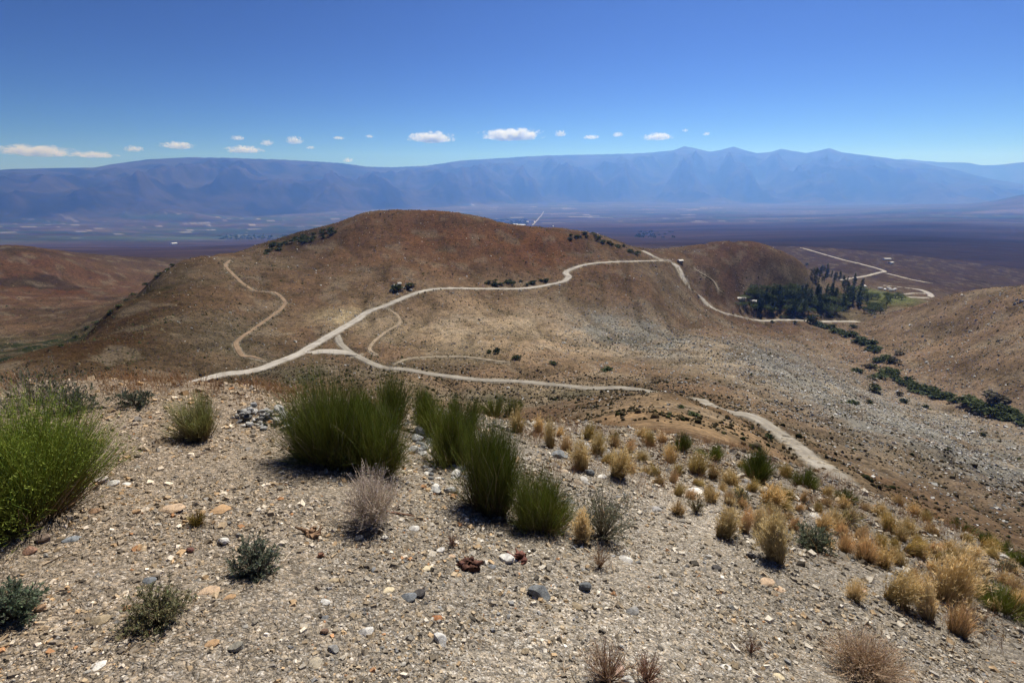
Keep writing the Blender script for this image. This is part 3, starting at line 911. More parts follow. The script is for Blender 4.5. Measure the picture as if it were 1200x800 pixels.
def rock_mesh(name, seed, flat=.6, sub=2, mat=None, colors=None):
    """an angular broken stone, about 1 m across, its foot at z = 0"""
    q = np.random.default_rng(seed)
    bm = bmesh.new(); bmesh.ops.create_icosphere(bm, subdivisions=sub, radius=.5)
    P = np.array([v.co[:] for v in bm.verts])
    for _ in range(9):                      # chop with planes: flat broken faces
        nrm = unit(q.normal(size=3)); dd = q.uniform(.26, .42)
        over = np.maximum(P @ nrm - dd, 0)
        P -= over[:, None] * nrm * .94
    P += q.normal(0, .008, P.shape)
    P *= np.array([1.15, .85, flat]) * q.uniform(.9, 1.1, 3)
    P[:, 2] -= P[:, 2].min() * .55
    for v, p in zip(bm.verts, P): v.co = p
    me = bpy.data.meshes.new(name); bm.to_mesh(me); bm.free()
    me.materials.append(mat or M['stone'])
    return me

def mat_stone(name, use_obj=True):
    m, nt, b = new_mat(name)
    b.inputs['Roughness'].default_value = .82
    b.inputs['Specular IOR Level'].default_value = .12 if use_obj else .03
    tc = nt.nodes.new('ShaderNodeTexCoord').outputs['Object'] if use_obj else coords(nt)
    if use_obj:
        oi = nt.nodes.new('ShaderNodeObjectInfo'); c = oi.outputs['Color']
        sc = 1
    else:
        c = attr(nt); sc = 30
    n1 = noise(nt, tc, 3.5 * sc, 5, .6); n2 = noise(nt, tc, 22 * sc, 3, .6)
    c = mix(nt, 1, c, ramp(nt, n1, [(.3, (.6, .6, .62)), (.5, (1, 1, 1)), (.72, (1.3, 1.25, 1.15))]), 'MULTIPLY')
    c = mix(nt, 1, c, ramp(nt, n2, [(.35, (.7, .7, .7)), (.6, (1.12, 1.12, 1.12))]), 'MULTIPLY')
    nt.links.new(c, b.inputs['Base Color'])
    if use_obj: bump(nt, b, n2, .35, .03)
    return m
M['stone'] = mat_stone('stone')
M['gravel'] = mat_stone('gravel_stone', False)

def depth_of(p):                       # distance along the optical axis: pixels to metres
    return p[1] * CP - p[2] * SP
def m_per_px(p):
    return depth_of(p) / FPX

# ------------------------------------------------------------------ gravel on the knoll (far too many to count)
def box_stones(P, S, q, flat=(.35, .8)):
    """distorted 8-corner chips: P positions, S sizes -> V, F"""
    n = len(P)
    c = np.array([(x, y, z) for z in (-1, 1) for y in (-1, 1) for x in (-1, 1)], float)
    V = np.tile(c, (n, 1, 1)) * .5
    V = V * (1 + q.normal(0, .20, V.shape))
    V[:, 4:, :2] *= q.uniform(.45, .95, (n, 1, 1))
    V *= np.stack([q.uniform(.8, 1.35, n), q.uniform(.6, 1.0, n), q.uniform(*flat, n)], 1)[:, None]
    a = q.uniform(0, 6.28, n); t = q.normal(0, .35, n); u = q.normal(0, .35, n)
    def rot(V, i, j, a):
        ca, sa = np.cos(a)[:, None], np.sin(a)[:, None]
        x, y = V[:, :, i].copy(), V[:, :, j].copy()
        V[:, :, i] = ca * x - sa * y; V[:, :, j] = sa * x + ca * y
    rot(V, 0, 2, t); rot(V, 1, 2, u); rot(V, 0, 1, a)
    V = V * S[:, None, None] + P[:, None]
    f = np.array([(0, 2, 3, 1), (4, 5, 7, 6), (0, 1, 5, 4), (1, 3, 7, 5), (3, 2, 6, 7), (2, 0, 4, 6)])
    F = ((np.arange(n) * 8)[:, None, None] + f[None]).reshape(-1, 4)
    return V, F

PAL = np.array([(.26, .228, .185), (.20, .18, .155), (.32, .265, .195), (.36, .27, .175), (.36, .21, .12), (.48, .45, .40), (.62, .59, .54), (.085, .078, .07), (.19, .195, .205), (.27, .255, .235)])
PALW = np.array([.24, .17, .17, .07, .014, .11, .04, .07, .05, .09])

def path_mask(X, Y):
    s = np.abs((X - .35) - .42 * (Y - 1.5) + .25 * np.sin(Y * 1.1))
    return (1 - sstep(.25, .75, s)) * sstep(.8, 1.6, Y) * (1 - sstep(5.2, 6.5, Y))

def build_gravel():
    q = np.random.default_rng(21)
    n = 100000
    d = np.exp(q.uniform(math.log(1.1), math.log(13.5), n)); az = q.uniform(-1.02, 1.02, n)
    X = d * np.sin(az); Y = d * np.cos(az)
    keep = q.uniform(0, 1, n) > .55 * path_mask(X, Y)
    keep &= q.uniform(0, 1, n) < .58 + .75 * fbm(X / .8, Y / .8, 4)
    X, Y, d, az = X[keep], Y[keep], d[keep], az[keep]
    Z = height(X, Y)
    n = len(X)
    mpp = (Y * CP - Z * SP) / FPX
    u = q.uniform(0, 1, n)
    spx = 1.7 * (1 - u) ** (-1 / 2.25)               # power law of sizes
    spx = np.minimum(spx, q.uniform(4.5, 8.5, n))
    S = spx * mpp
    S = np.clip(S, .004, .11)
    ci = q.choice(len(PAL), n, p=PALW / PALW.sum())
    col = PAL[ci] * q.uniform(.6, 1.2, (n, 1)) * np.array([1.12, 1.09, 1.05])
    warm = np.clip((-X - .2) / 3.5, 0, 1)[:, None]
    col = col * (1 - warm) + col * np.array([1.08, .97, .86]) * warm
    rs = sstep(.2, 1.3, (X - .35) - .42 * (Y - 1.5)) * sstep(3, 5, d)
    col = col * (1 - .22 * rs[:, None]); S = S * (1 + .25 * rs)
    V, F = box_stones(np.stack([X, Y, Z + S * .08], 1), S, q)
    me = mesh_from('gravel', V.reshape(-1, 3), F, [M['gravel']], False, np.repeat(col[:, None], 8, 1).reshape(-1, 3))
    tag(mesh_obj('gravel', me), 'loose angular gravel covering the near hilltop', 'gravel', kind='stuff')
build_gravel()

# ------------------------------------------------------------------ scrub and rubble over the hills (far too many to count)
def build_scrub():
    q = np.random.default_rng(33)
    n = 150000
    d = np.exp(q.uniform(math.log(45), math.log(900), n) ** 1.0); d = 45 + (900 - 45) * q.beta(1.3, 1.9, n)
    az = q.uniform(-.95, .95, n)
    X = d * np.sin(az); Y = d * np.cos(az); ld = np.log(d)
    cl = fbm(X / 35, Y / 35, 3)
    dens = .30 + .5 * cl + .55 * gully(X, Y)
    dens += .8 * blob(az, ld, 620, 463, 158, .35, .12) + .9 * blob(az, ld, 330, 440, 195, .25, .12) + .9 * blob(az, ld, 260, 375, 280, .09, .12) + .8 * blob(az, ld, 345, 278, 640, .07, .12) + .8 * blob(az, ld, 700, 280, 610, .07, .09) + .5 * blob(az, ld, 740, 395, 300, .08, .15)
    dens += .35 * (blob(az, ld, 500, 285, 470, .2, .2) + blob(az, ld, 640, 300, 460, .12, .15))
    dens -= .4 * blob(az, ld, 400, 373, 305, .05, .06)
    D, _, W = road_dist(X, Y)
    verge = (D > W * .6) & (D < W * .6 + 4)
    dens = dens + .5 * verge
    keep = (q.uniform(0, 1, n) < dens) & (D > W * .62)
    X, Y, d, az, D, W = X[keep], Y[keep], d[keep], az[keep], D[keep], W[keep]
    n = len(X)
    Z = height(X, Y)
    S = np.clip(q.lognormal(-.85, .5, n), .15, 1.8) * np.clip((d / 260) ** .35, .7, 1.4)
    pal = np.array([(.032, .028, .016), (.05, .042, .026), (.026, .03, .014), (.065, .048, .028), (.085, .072, .05)])
    col = pal[q.integers(0, len(pal), n)] * q.uniform(.6, 1.3, (n, 1))
    g = Geo()
    for k, two, m in ((6, True, d < 210), (5, False, d >= 210)):
        n_ = int(m.sum()); a = np.arange(k) / k * 6.283
        rv = np.stack([np.cos(a), np.sin(a), 0 * a], 1)
        nv = (2 * k if two else k) + 1
        V = np.zeros((n_, nv, 3))
        V[:, :k] = rv * q.uniform(.7, 1.3, (n_, k))[..., None] * .5; V[:, :k, 2] = -.12
        if two:
            V[:, k:2 * k] = rv * q.uniform(.55, 1.1, (n_, k))[..., None] * .45; V[:, k:2 * k, 2] = q.uniform(.25, .5, (n_, k))
        V[:, -1, 2] = q.uniform(.5, .75, n_); V[:, -1, :2] = q.normal(0, .15, (n_, 2))
        V = V * S[m][:, None, None] + np.stack([X[m], Y[m], Z[m]], 1)[:, None]
        o = k if two else 0
        F = [(o + i, o + (i + 1) % k, nv - 1) for i in range(k)]
        if two: F += [t for i in range(k) for t in ((i, (i + 1) % k, k + (i + 1) % k), (i, k + (i + 1) % k, k + i))]
        F = ((np.arange(n_) * nv)[:, None, None] + np.array(F)[None]).reshape(-1, 3)
        g.add(V.reshape(-1, 3), F, np.repeat(col[m][:, None], nv, 1).reshape(-1, 3))
    me = g.mesh('scrub', M['scrub'], True)
    tag(mesh_obj('scrub', me), 'low dark desert scrub dotted over the brown hills', 'scrub', kind='stuff')

def build_rubble():
    q = np.random.default_rng(34)
    n = 120000
    d = 70 + 620 * q.beta(1.4, 1.7, n); az = q.uniform(-.6, .95, n)
    X = d * np.sin(az); Y = d * np.cos(az); ld = np.log(d)
    dens = .07 + 1.0 * blob(az, ld, 1010, 450, 290, .22, .42) + 1.0 * blob(az, ld, 1150, 510, 210, .27, .38) + .7 * blob(az, ld, 735, 390, 310, .1, .18) + .45 * blob(az, ld, 880, 410, 310, .14, .3) + .3 * blob(az, ld, 1150, 400, 450, .25, .25) + .5 * blob(az, ld, 712, 430, 225, .04, .05)+ .9 * blob(az, ld, 398, 372, 305, .03, .05)
    D, _, W = road_dist(X, Y)
    keep = (q.uniform(0, 1, n) < dens * (.8 + .9 * fbm(X / 25, Y / 25, 3))) & (D > W * .65)
    X, Y, d = X[keep], Y[keep], d[keep]; n = len(X)
    Z = height(X, Y)
    S = np.clip(q.lognormal(-1.0, .5, n), .15, 1.5) * np.clip((d / 260) ** .4, .6, 1.5)
    V, F = box_stones(np.stack([X, Y, Z + .12 * S], 1), S, q, (.35, .75))
    pal = np.array([(.52, .515, .50), (.36, .36, .35), (.22, .22, .215), (.56, .55, .53), (.28, .235, .19), (.09, .085, .08)])
    col = pal[q.choice(len(pal), n, p=[.2, .24, .22, .08, .16, .10])] * q.uniform(.8, 1.15, (n, 1))
    me = mesh_from('rubble', V.reshape(-1, 3), F, [M['gravel']], False, np.repeat(col[:, None], 8, 1).reshape(-1, 3))
    tag(mesh_obj('rubble', me), 'pale granite rubble strewn over the slopes above the creek', 'rubble', kind='stuff')
build_scrub()
build_rubble()

def build_dry_grass():
    """thin russet grass along the brow of the knoll"""
    q = np.random.default_rng(35)
    g = Geo()
    n = 5600
    az = np.where(q.uniform(0, 1, n) < .3, q.uniform(-.86, -.26, n), q.uniform(.02, .9, n))
    R = np.interp(az, FG_AZ, FG_R)
    d = np.where(az < 0, R + q.normal(.5, .45, n), R + q.normal(-.8, 2.0, n))
    X = d * np.sin(az); Y = d * np.cos(az)
    keep = (q.uniform(0, 1, n) < .38 + 1.2 * fbm(X / .7, Y / .7, 3)) & (d > 4) & ((az < 0) | (d > 4.6 - 1.2 * (az > .55)))
    X, Y = X[keep], Y[keep]; n = len(X)
    Z = height(X, Y)
    per = 5
    X = np.repeat(X, per) + q.normal(0, .05, n * per); Y = np.repeat(Y, per) + q.normal(0, .05, n * per); Z = np.repeat(Z, per); n *= per
    k = 3; s = np.linspace(0, 1, k); h = q.uniform(.06, .2, n); ln = q.normal(0, .35, (n, 2))
    P = np.stack([X, Y, Z], 1)[:, None] + np.concatenate([ln[:, None] * (h[:, None] * s ** 1.5)[..., None], (h[:, None] * s)[..., None]], -1)
    C = lerp_cols(np.tile(s, (n, 1)), [(0, (.36, .23, .14)), (1, (.66, .43, .27))]) * q.uniform(.6, 1.3, (n, 1, 1))
    tubes(g, P, .0016 * (1.1 - .7 * s)[None] * np.ones((n, 1)), C, 3, q)
    tag(mesh_obj('dry_grass', g.mesh('dry_grass', M['plant'])), 'sparse russet dry grass along the brow of the hilltop', 'grass', kind='stuff')
build_dry_grass()
#@@T2@@
# ------------------------------------------------------------------ single things on the knoll
LAND = {}
def put_pair(name, px, py, meshes, label, cat, group=None, rz=0, scale=1, dmax=60):
    p = ground_pt(px, py, 1.0, dmax)
    e = empty(name, (p[0], p[1], p[2] - .01), rz, scale)
    tag(e, label, cat, group)
    for me in meshes: mesh_obj(me.name.split('.')[0], me, e)
    return e

def size_at(px, py, hpx, wpx, dmax=60):
    p = ground_pt(px, py, 1.0, dmax); m = m_per_px(p)
    down = -p[2] / math.hypot(p[0], p[1])
    foreshort = math.cos(min(math.atan(down) * .55, 1.0))
    return hpx * m / foreshort, wpx * m

# (column, row of the foot, height px, width px, switches, palette, label)
BROOMS = [
 (388, 540, 120, 116, 2600, BROOM, 'large dark green broom bush left of centre, beside the rock pile'),
 (440, 552, 98, 94, 2000, BROOM, 'dark green broom bush right behind the grey dead twig bush'),
 (455, 498, 76, 74, 1100, BROOM, 'green broom bush rising behind the big clump left of centre'),
 (496, 496, 54, 42, 700, BROOM, 'narrow green broom bush standing alone behind the rock rubble'),
 (510, 508, 56, 56, 750, BROOM, 'dark broom bush on the brow, left one of a touching pair'),
 (543, 506, 54, 50, 700, BROOM, 'dark broom bush on the brow, right one of a touching pair'),
 (528, 544, 74, 66, 1300, BROOM, 'rounded broom bush just left of the tall column-shaped bush'),
 (574, 596, 120, 72, 2300, BROOM, 'tall column-shaped dark green broom bush in the middle'),
 (634, 617, 80, 80, 1600, BROOM, 'low square dark green broom bush between tall column bush and grey-green bush'),
 (580, 487, 30, 34, 300, BROOM, 'small dark broom bush on the brow, left of the first golden tuft'),
 (600, 488, 28, 30, 280, BROOM, 'small dark broom bush on the brow, touching the first golden tuft'),
 (886, 562, 42, 44, 900, BROOM, 'round dark green bush on the right slope below the near road'),
 (942, 570, 28, 34, 420, BROOM, 'dark green bush next right of the round one, below the near road'),
 (797, 529, 26, 32, 360, BROOM, 'dark green bush left of the low spreading one on the right brow'),
 (838, 537, 22, 44, 380, BROOM, 'low spreading dark green bush on the right brow'),
 (720, 520, 20, 18, 200, BROOM, 'little round green bush alone among the golden tufts'),
 (990, 588, 20, 30, 260, BROOM, 'dark green bush below the end of the near road'),
 (1178, 716, 42, 66, 520, BROOM, 'wide green bush at the right edge of the picture'),
 (1126, 622, 16, 30, 220, BROOM, 'dark green bush, first of the row along the right brow'),
 (1152, 634, 18, 30, 220, BROOM, 'dark green bush, second of the row along the right brow'),
 (1176, 646, 18, 30, 220, BROOM, 'dark green bush, third of the row along the right brow'),
 (1198, 660, 18, 30, 220, BROOM, 'dark green bush, last of the row along the right brow'),
 (232, 512, 60, 62, 900, BROOM_YOUNG, 'yellow-green broom bush with bare brown stems on the left gravel'),
 (20, 606, 152, 225, 5200, BROOM_BRIGHT, 'huge bright green bush filling the left edge'),
 (232, 613, 27, 20, 220, [(0, (.20, .13, .05)), (.5, (.28, .22, .07)), (1, (.40, .31, .10))], 'tiny yellow-green tuft alone on the left gravel'),
]
for i, (px, py, hp, wp, n, pal, label) in enumerate(BROOMS):
    h, w = size_at(px, py, hp, wp)
    up = .6 if i in (7, 8, 6) else .42
    n = int(n * 1.35)
    d = math.hypot(*ground_pt(px, py, 1, 60)[:2])
    me = broom_meshes(h, w, n, 100 + i, pal, rad=max(.0015, .00033 * d), upright=up)
    put_pair('broom_bush', px, py, me, label, 'bush')

# twiggy bushes (column, row, h, w, stems, leaf colour, stem colour, leaf length, leaves per twig, label, name)
TWIGGY = [
 (300, 672, 48, 64, 110, (.19, .215, .165), (.18, .15, .12), .020, 34, 'small grey-green bush with a pale dry stalk beside it', 'sage_bush'),
 (186, 728, 48, 80, 120, (.21, .205, .115), (.18, .14, .10), .019, 32, 'small olive-green bush below the tan flat stones', 'sage_bush'),
 (14, 724, 56, 70, 110, (.15, .19, .13), (.15, .12, .10), .022, 34, 'small dark green bush cut by the lower left edge', 'sage_bush'),
 (158, 475, 23, 50, 60, (.10, .115, .085), (.15, .13, .11), .04, 16, 'low grey-green bush on the brow right of the huge bright bush', 'sage_bush'),
 (88, 482, 34, 70, 80, (.085, .10, .07), (.14, .12, .10), .04, 16, 'grey-green bush half hidden behind the huge bright bush', 'sage_bush'),
 (40, 474, 52, 130, 110, (.09, .095, .07), (.30, .26, .22), .045, 8, 'grey bush with bare dead twigs above the huge bright bush', 'sage_bush'),
 (706, 630, 74, 76, 170, (.16, .18, .13), (.25, .22, .16), .020, 18, 'sparse grey-green bush right of the dark broom bushes', 'sage_bush'),
 (437, 614, 78, 92, 300, (.60, .53, .46), (.56, .47, .40), .013, 10, 'grey dead twig bush in front of the big broom clump', 'dead_bush'),
 (530, 640, 24, 24, 26, (.26, .18, .15), (.24, .16, .13), .01, 2, 'small leafless brown twig bush below the tall column bush', 'dead_bush'),
 (951, 642, 30, 54, 100, (.16, .18, .125), (.2, .17, .13), .03, 26, 'low grey-green bush among the golden tufts', 'sage_bush'),
 (866, 590, 22, 32, 50, (.17, .17, .10), (.2, .16, .11), .03, 12, 'pale green bush among tufts on the right slope', 'sage_bush'),
 (816, 600, 26, 30, 50, (.15, .14, .08), (.22, .17, .11), .02, 12, 'thin olive bush on the upper edge of the sandy path', 'sage_bush'),
 (992, 613, 28, 46, 70, (.30, .26, .11), (.22, .17, .11), .02, 16, 'yellow-flowered bush on the right slope', 'flowering_bush'),
 (1178, 670, 18, 22, 40, (.13, .135, .09), (.2, .17, .12), .03, 14, 'small grey-green bush near the right edge', 'sage_bush'),
 (1014, 792, 50, 112, 420, (.58, .45, .34), (.50, .37, .27), .011, 8, 'russet dry brush at the lower right corner', 'dead_bush'),
 (712, 800, 60, 80, 80, (.45, .32, .25), (.38, .26, .19), .010, 3, 'thin brown dry twigs at the bottom edge beside the pink stone', 'dead_bush'),
 (758, 800, 50, 44, 50, (.45, .30, .24), (.36, .23, .17), .010, 3, 'thin reddish dry twigs at the bottom edge right of the pink stone', 'dead_bush'),
 (880, 764, 26, 26, 22, (.32, .20, .15), (.26, .16, .12), .010, 3, 'wispy reddish dry plant alone on the sandy ground', 'dead_bush'),
 (703, 664, 34, 28, 30, (.40, .28, .18), (.34, .22, .14), .012, 4, 'tan dry twigs below the grey-green bush', 'dead_bush'),
]
for i, (px, py, hp, wp, n, lc, sc_, ll, per, label, nm) in enumerate(TWIGGY):
    py = min(py, 799)
    h, w = size_at(px, py, hp, wp)
    fine = nm == 'dead_bush'
    me = leafy_meshes(h, w, int(n * (1.6 if fine else 1)), 300 + i, lc, sc_, ll * .8, ll * .3, per, rad=.0013 if fine else .0019 if hp > 30 else .0025)
    put_pair(nm, px, py, me, label, 'bush', rz=i)

# dry litter dropped round the bushes
def build_litter():
    q = np.random.default_rng(58); g = Geo(); P = []
    for px, py, hp, wp in [b[:4] for b in BROOMS] + [t[:4] for t in TWIGGY]:
        c = ground_pt(px, min(py, 798), 1, 60); r = wp * m_per_px(c) * .5
        m = int(min(130, 14 + wp * .8))
        a = q.uniform(0, 6.28, m); rr = r * np.sqrt(q.uniform(.1, 2.4, m))
        P.append(np.stack([c[0] + np.cos(a) * rr, c[1] + np.sin(a) * rr], 1))
    P = np.vstack(P); n = len(P); z = height(P[:, 0], P[:, 1]) + .006
    a = q.uniform(0, 6.28, n); L = q.uniform(.015, .09, n)
    s = np.linspace(0, 1, 3); D = np.stack([np.cos(a), np.sin(a), q.normal(0, .15, n)], 1)
    C = np.column_stack([P, z])[:, None] + D[:, None] * (L[:, None] * s)[..., None] + q.normal(0, .003, (n, 3, 3))
    tubes(g, C, np.tile(.0016 * (1.2 - .6 * s), (n, 1)) * q.uniform(.6, 1.8, (n, 1)), np.ones((n, 3, 3)) * np.array([.22, .16, .11]) * q.uniform(.35, 1.7, (n, 1, 1)), 3, q)
    tag(mesh_obj('litter', g.mesh('litter', M['wood'])), 'dry twig litter scattered round the feet of the bushes', 'litter', kind='stuff')
build_litter()

# golden bunchgrass: column, row of the foot, height px, width px, look, label
G_GOLD = dict(base=(.42, .29, .12), tip=(.85, .70, .43), heads=.4)
G_PALE = dict(base=(.44, .33, .17), tip=(.88, .76, .52), heads=.9)
G_RUST = dict(base=(.40, .28, .14), tip=(.78, .62, .42))
G_GREEN = dict(base=(.36, .26, .11), tip=(.68, .57, .28))
TUFTS = [
 (606, 506, 26, 24, G_GOLD, 'first golden grass tuft right of the dark bushes on the brow'),
 (631, 506, 18, 16, G_GOLD, 'small golden tuft on the brow, next after the first one'),
 (645, 524, 30, 18, G_GOLD, 'narrow golden tuft left of the blue-grey boulder'),
 (664, 530, 22, 22, G_RUST, 'russet tuft touching the top of the blue-grey boulder'),
 (681, 550, 34, 27, G_GOLD, 'golden tuft just right of the blue-grey boulder'),
 (724, 557, 34, 34, G_GOLD, 'full golden tuft with a dark shadow at its foot, below the little round bush'),
 (700, 534, 26, 24, G_GOLD, 'golden tuft behind, between the two full tufts below the brow'),
 (690, 514, 18, 22, G_GREEN, 'greenish low tuft on the brow left of the little round bush'),
 (786, 542, 20, 22, G_GOLD, 'golden tuft at the foot of the leftmost dark bush on the right brow'),
 (817, 554, 24, 34, G_GREEN, 'broad greenish-gold tuft below the low spreading dark bush'),
 (856, 567, 17, 30, G_GOLD, 'low golden tuft left of the round dark green bush'),
 (902, 590, 26, 36, G_GOLD, 'broad golden tuft directly below the round dark green bush'),
 (847, 629, 38, 32, G_GOLD, 'dense golden tuft, left one of three at the edge of the sandy path'),
 (872, 623, 30, 22, G_RUST, 'middle tuft of three at the edge of the sandy path'),
 (888, 626, 30, 20, G_PALE, 'pale feathery tuft, right one of three at the edge of the sandy path'),
 (909, 657, 46, 36, G_PALE, 'feathery golden tuft standing in front, nearest the sandy path'),
 (908, 617, 22, 40, G_RUST, 'broad russet tuft behind the feathery one'),
 (794, 602, 18, 24, G_RUST, 'sparse russet tuft left of the thin olive bush'),
 (941, 588, 15, 11, G_RUST, 'tiny russet tuft right of the broad golden one'),
 (963, 622, 22, 24, G_GOLD, 'golden tuft above the low grey-green bush'),
 (977, 618, 18, 24, G_GOLD, 'golden tuft left of the yellow-flowered bush'),
 (990, 648, 24, 24, G_RUST, 'russet tuft right of the low grey-green bush'),
 (921, 558, 15, 22, G_GREEN, 'greenish tuft between the two dark bushes under the near road'),
 (683, 634, 34, 24, G_PALE, 'pale feathery tuft at the foot of the sparse grey-green bush'),
 (1047, 704, 40, 42, G_GOLD, 'big golden tuft, left of the large pair near the right edge'),
 (1110, 704, 56, 58, G_GOLD, 'biggest golden tuft, tall and spreading, near the right edge'),
 (1122, 742, 34, 36, G_RUST, 'brown-gold tuft directly below the biggest one'),
 (1086, 724, 36, 30, G_PALE, 'pale thin tuft between the big tufts near the right edge'),
 (1014, 657, 32, 38, G_RUST, 'broad russet tuft above the big left one'),
 (1034, 664, 26, 26, G_GOLD, 'golden tuft touching the broad russet tuft'),
 (1000, 702, 22, 26, G_PALE, 'thin pale tuft on bare gravel left of the big golden tuft'),
 (1192, 714, 26, 26, G_GOLD, 'golden tuft at the right edge beside the wide green bush'),
]
SMALL_TUFTS = [(655, 511, 16, 16), (736, 529, 16, 18), (762, 522, 18, 20), (752, 512, 14, 20), (777, 517, 12, 18), (1064, 647, 22, 28), (1078, 653, 20, 22), (1092, 648, 18, 20), (1043, 622, 18, 24), (1064, 624, 20, 24), (1094, 627, 16, 24),
 (1130, 632, 13, 18), (1141, 666, 18, 22), (1006, 630, 15, 18), (1165, 654, 14, 20), (1072, 602, 13, 20), (1053, 592, 11, 18), (1184, 700, 14, 18), (1031, 605, 14, 18), (1012, 597, 12, 18), (960, 601, 14, 16), (1110, 646, 14, 18), (1152, 690, 14, 18), (1030, 636, 14, 18), (968, 580, 11, 16), (935, 598, 12, 14), (1086, 612, 12, 18), (1122, 654, 14, 18), (1155, 672, 14, 16), (868, 548, 12, 16)]
q = np.random.default_rng(44)
while len(SMALL_TUFTS) < 86:
    px = q.uniform(690, 1195); py = 512 + (px - 690) * .27 + q.uniform(4, 84) * (.35 + .65 * (px - 690) / 505)
    if all(math.hypot(px - t[0], (py - t[1]) * 1.6) > 15 for t in SMALL_TUFTS + [t[:2] for t in TUFTS]) and py < 730: SMALL_TUFTS.append((px, py, q.uniform(11, 19), q.uniform(15, 24)))
tuft_lib = {}
def tuft_of(kind, var, seed):
    key = (id(kind), var)
    if key not in tuft_lib:
        k = dict(kind)
        tuft_lib[key] = tuft_mesh(.36, .36, 420, seed, blade=.0024, lean=(.0, .1, .2)[var], **k)
    return tuft_lib[key]
for i, (px, py, hp, wp, kind, label) in enumerate(TUFTS):
    h, w = size_at(px, py, hp, wp)
    p = ground_pt(px, py, 1, 60)
    if hp > 30:
        me = tuft_mesh(h * 1.2, w * 1.1, 900 if hp > 40 else 620, 500 + i, blade=max(.0017, .00034 * math.hypot(p[0], p[1])), lean=(i * .37 % 1) * .22, **kind)
        o = mesh_obj('grass_tuft', me, None, p, (0, 0, i))
    else:
        o = mesh_obj('grass_tuft', tuft_of(kind, i % 3, 560 + i), None, p, (0, 0, i), (w / .33, w / .33, h / .30))
    tag(o, label, 'grass tuft', 'golden bunchgrass on the hilltop')
for i, (px, py, hp, wp) in enumerate(SMALL_TUFTS):
    h, w = size_at(px, py, hp, wp); p = ground_pt(px, py, 1, 60)
    o = mesh_obj('grass_tuft', tuft_of([G_GOLD, G_RUST, G_GREEN][i % 3], i % 3, 600 + i), None, p, (.3 * math.sin(i * 2.1), .3 * math.cos(i * 1.3), i), (w / .33 * (.75 + .5 * (i * .61 % 1)), w / .33, h / .30 * (.7 + .5 * (i * .37 % 1))))
    hi = py - (505 + (px - 690) * .27) < 26
    where = ('on the brow left of the round dark bush' if px < 870 else 'on the brow below the near road' if px < 1040 else 'on the brow near the right edge') if hi else ('on open gravel left of the feathery tuft' if px < 900 else 'halfway down between the feathery and biggest tufts' if px < 1060 else 'around the biggest tuft near the right edge')
    size = 'tiny' if hp < 13 else 'small'; hue = ('golden', 'russet', 'greenish')[i % 3]
    tag(o, f'{size} {hue} dry grass tuft {where}', 'grass tuft', f'{size} {hue} tufts {where}')

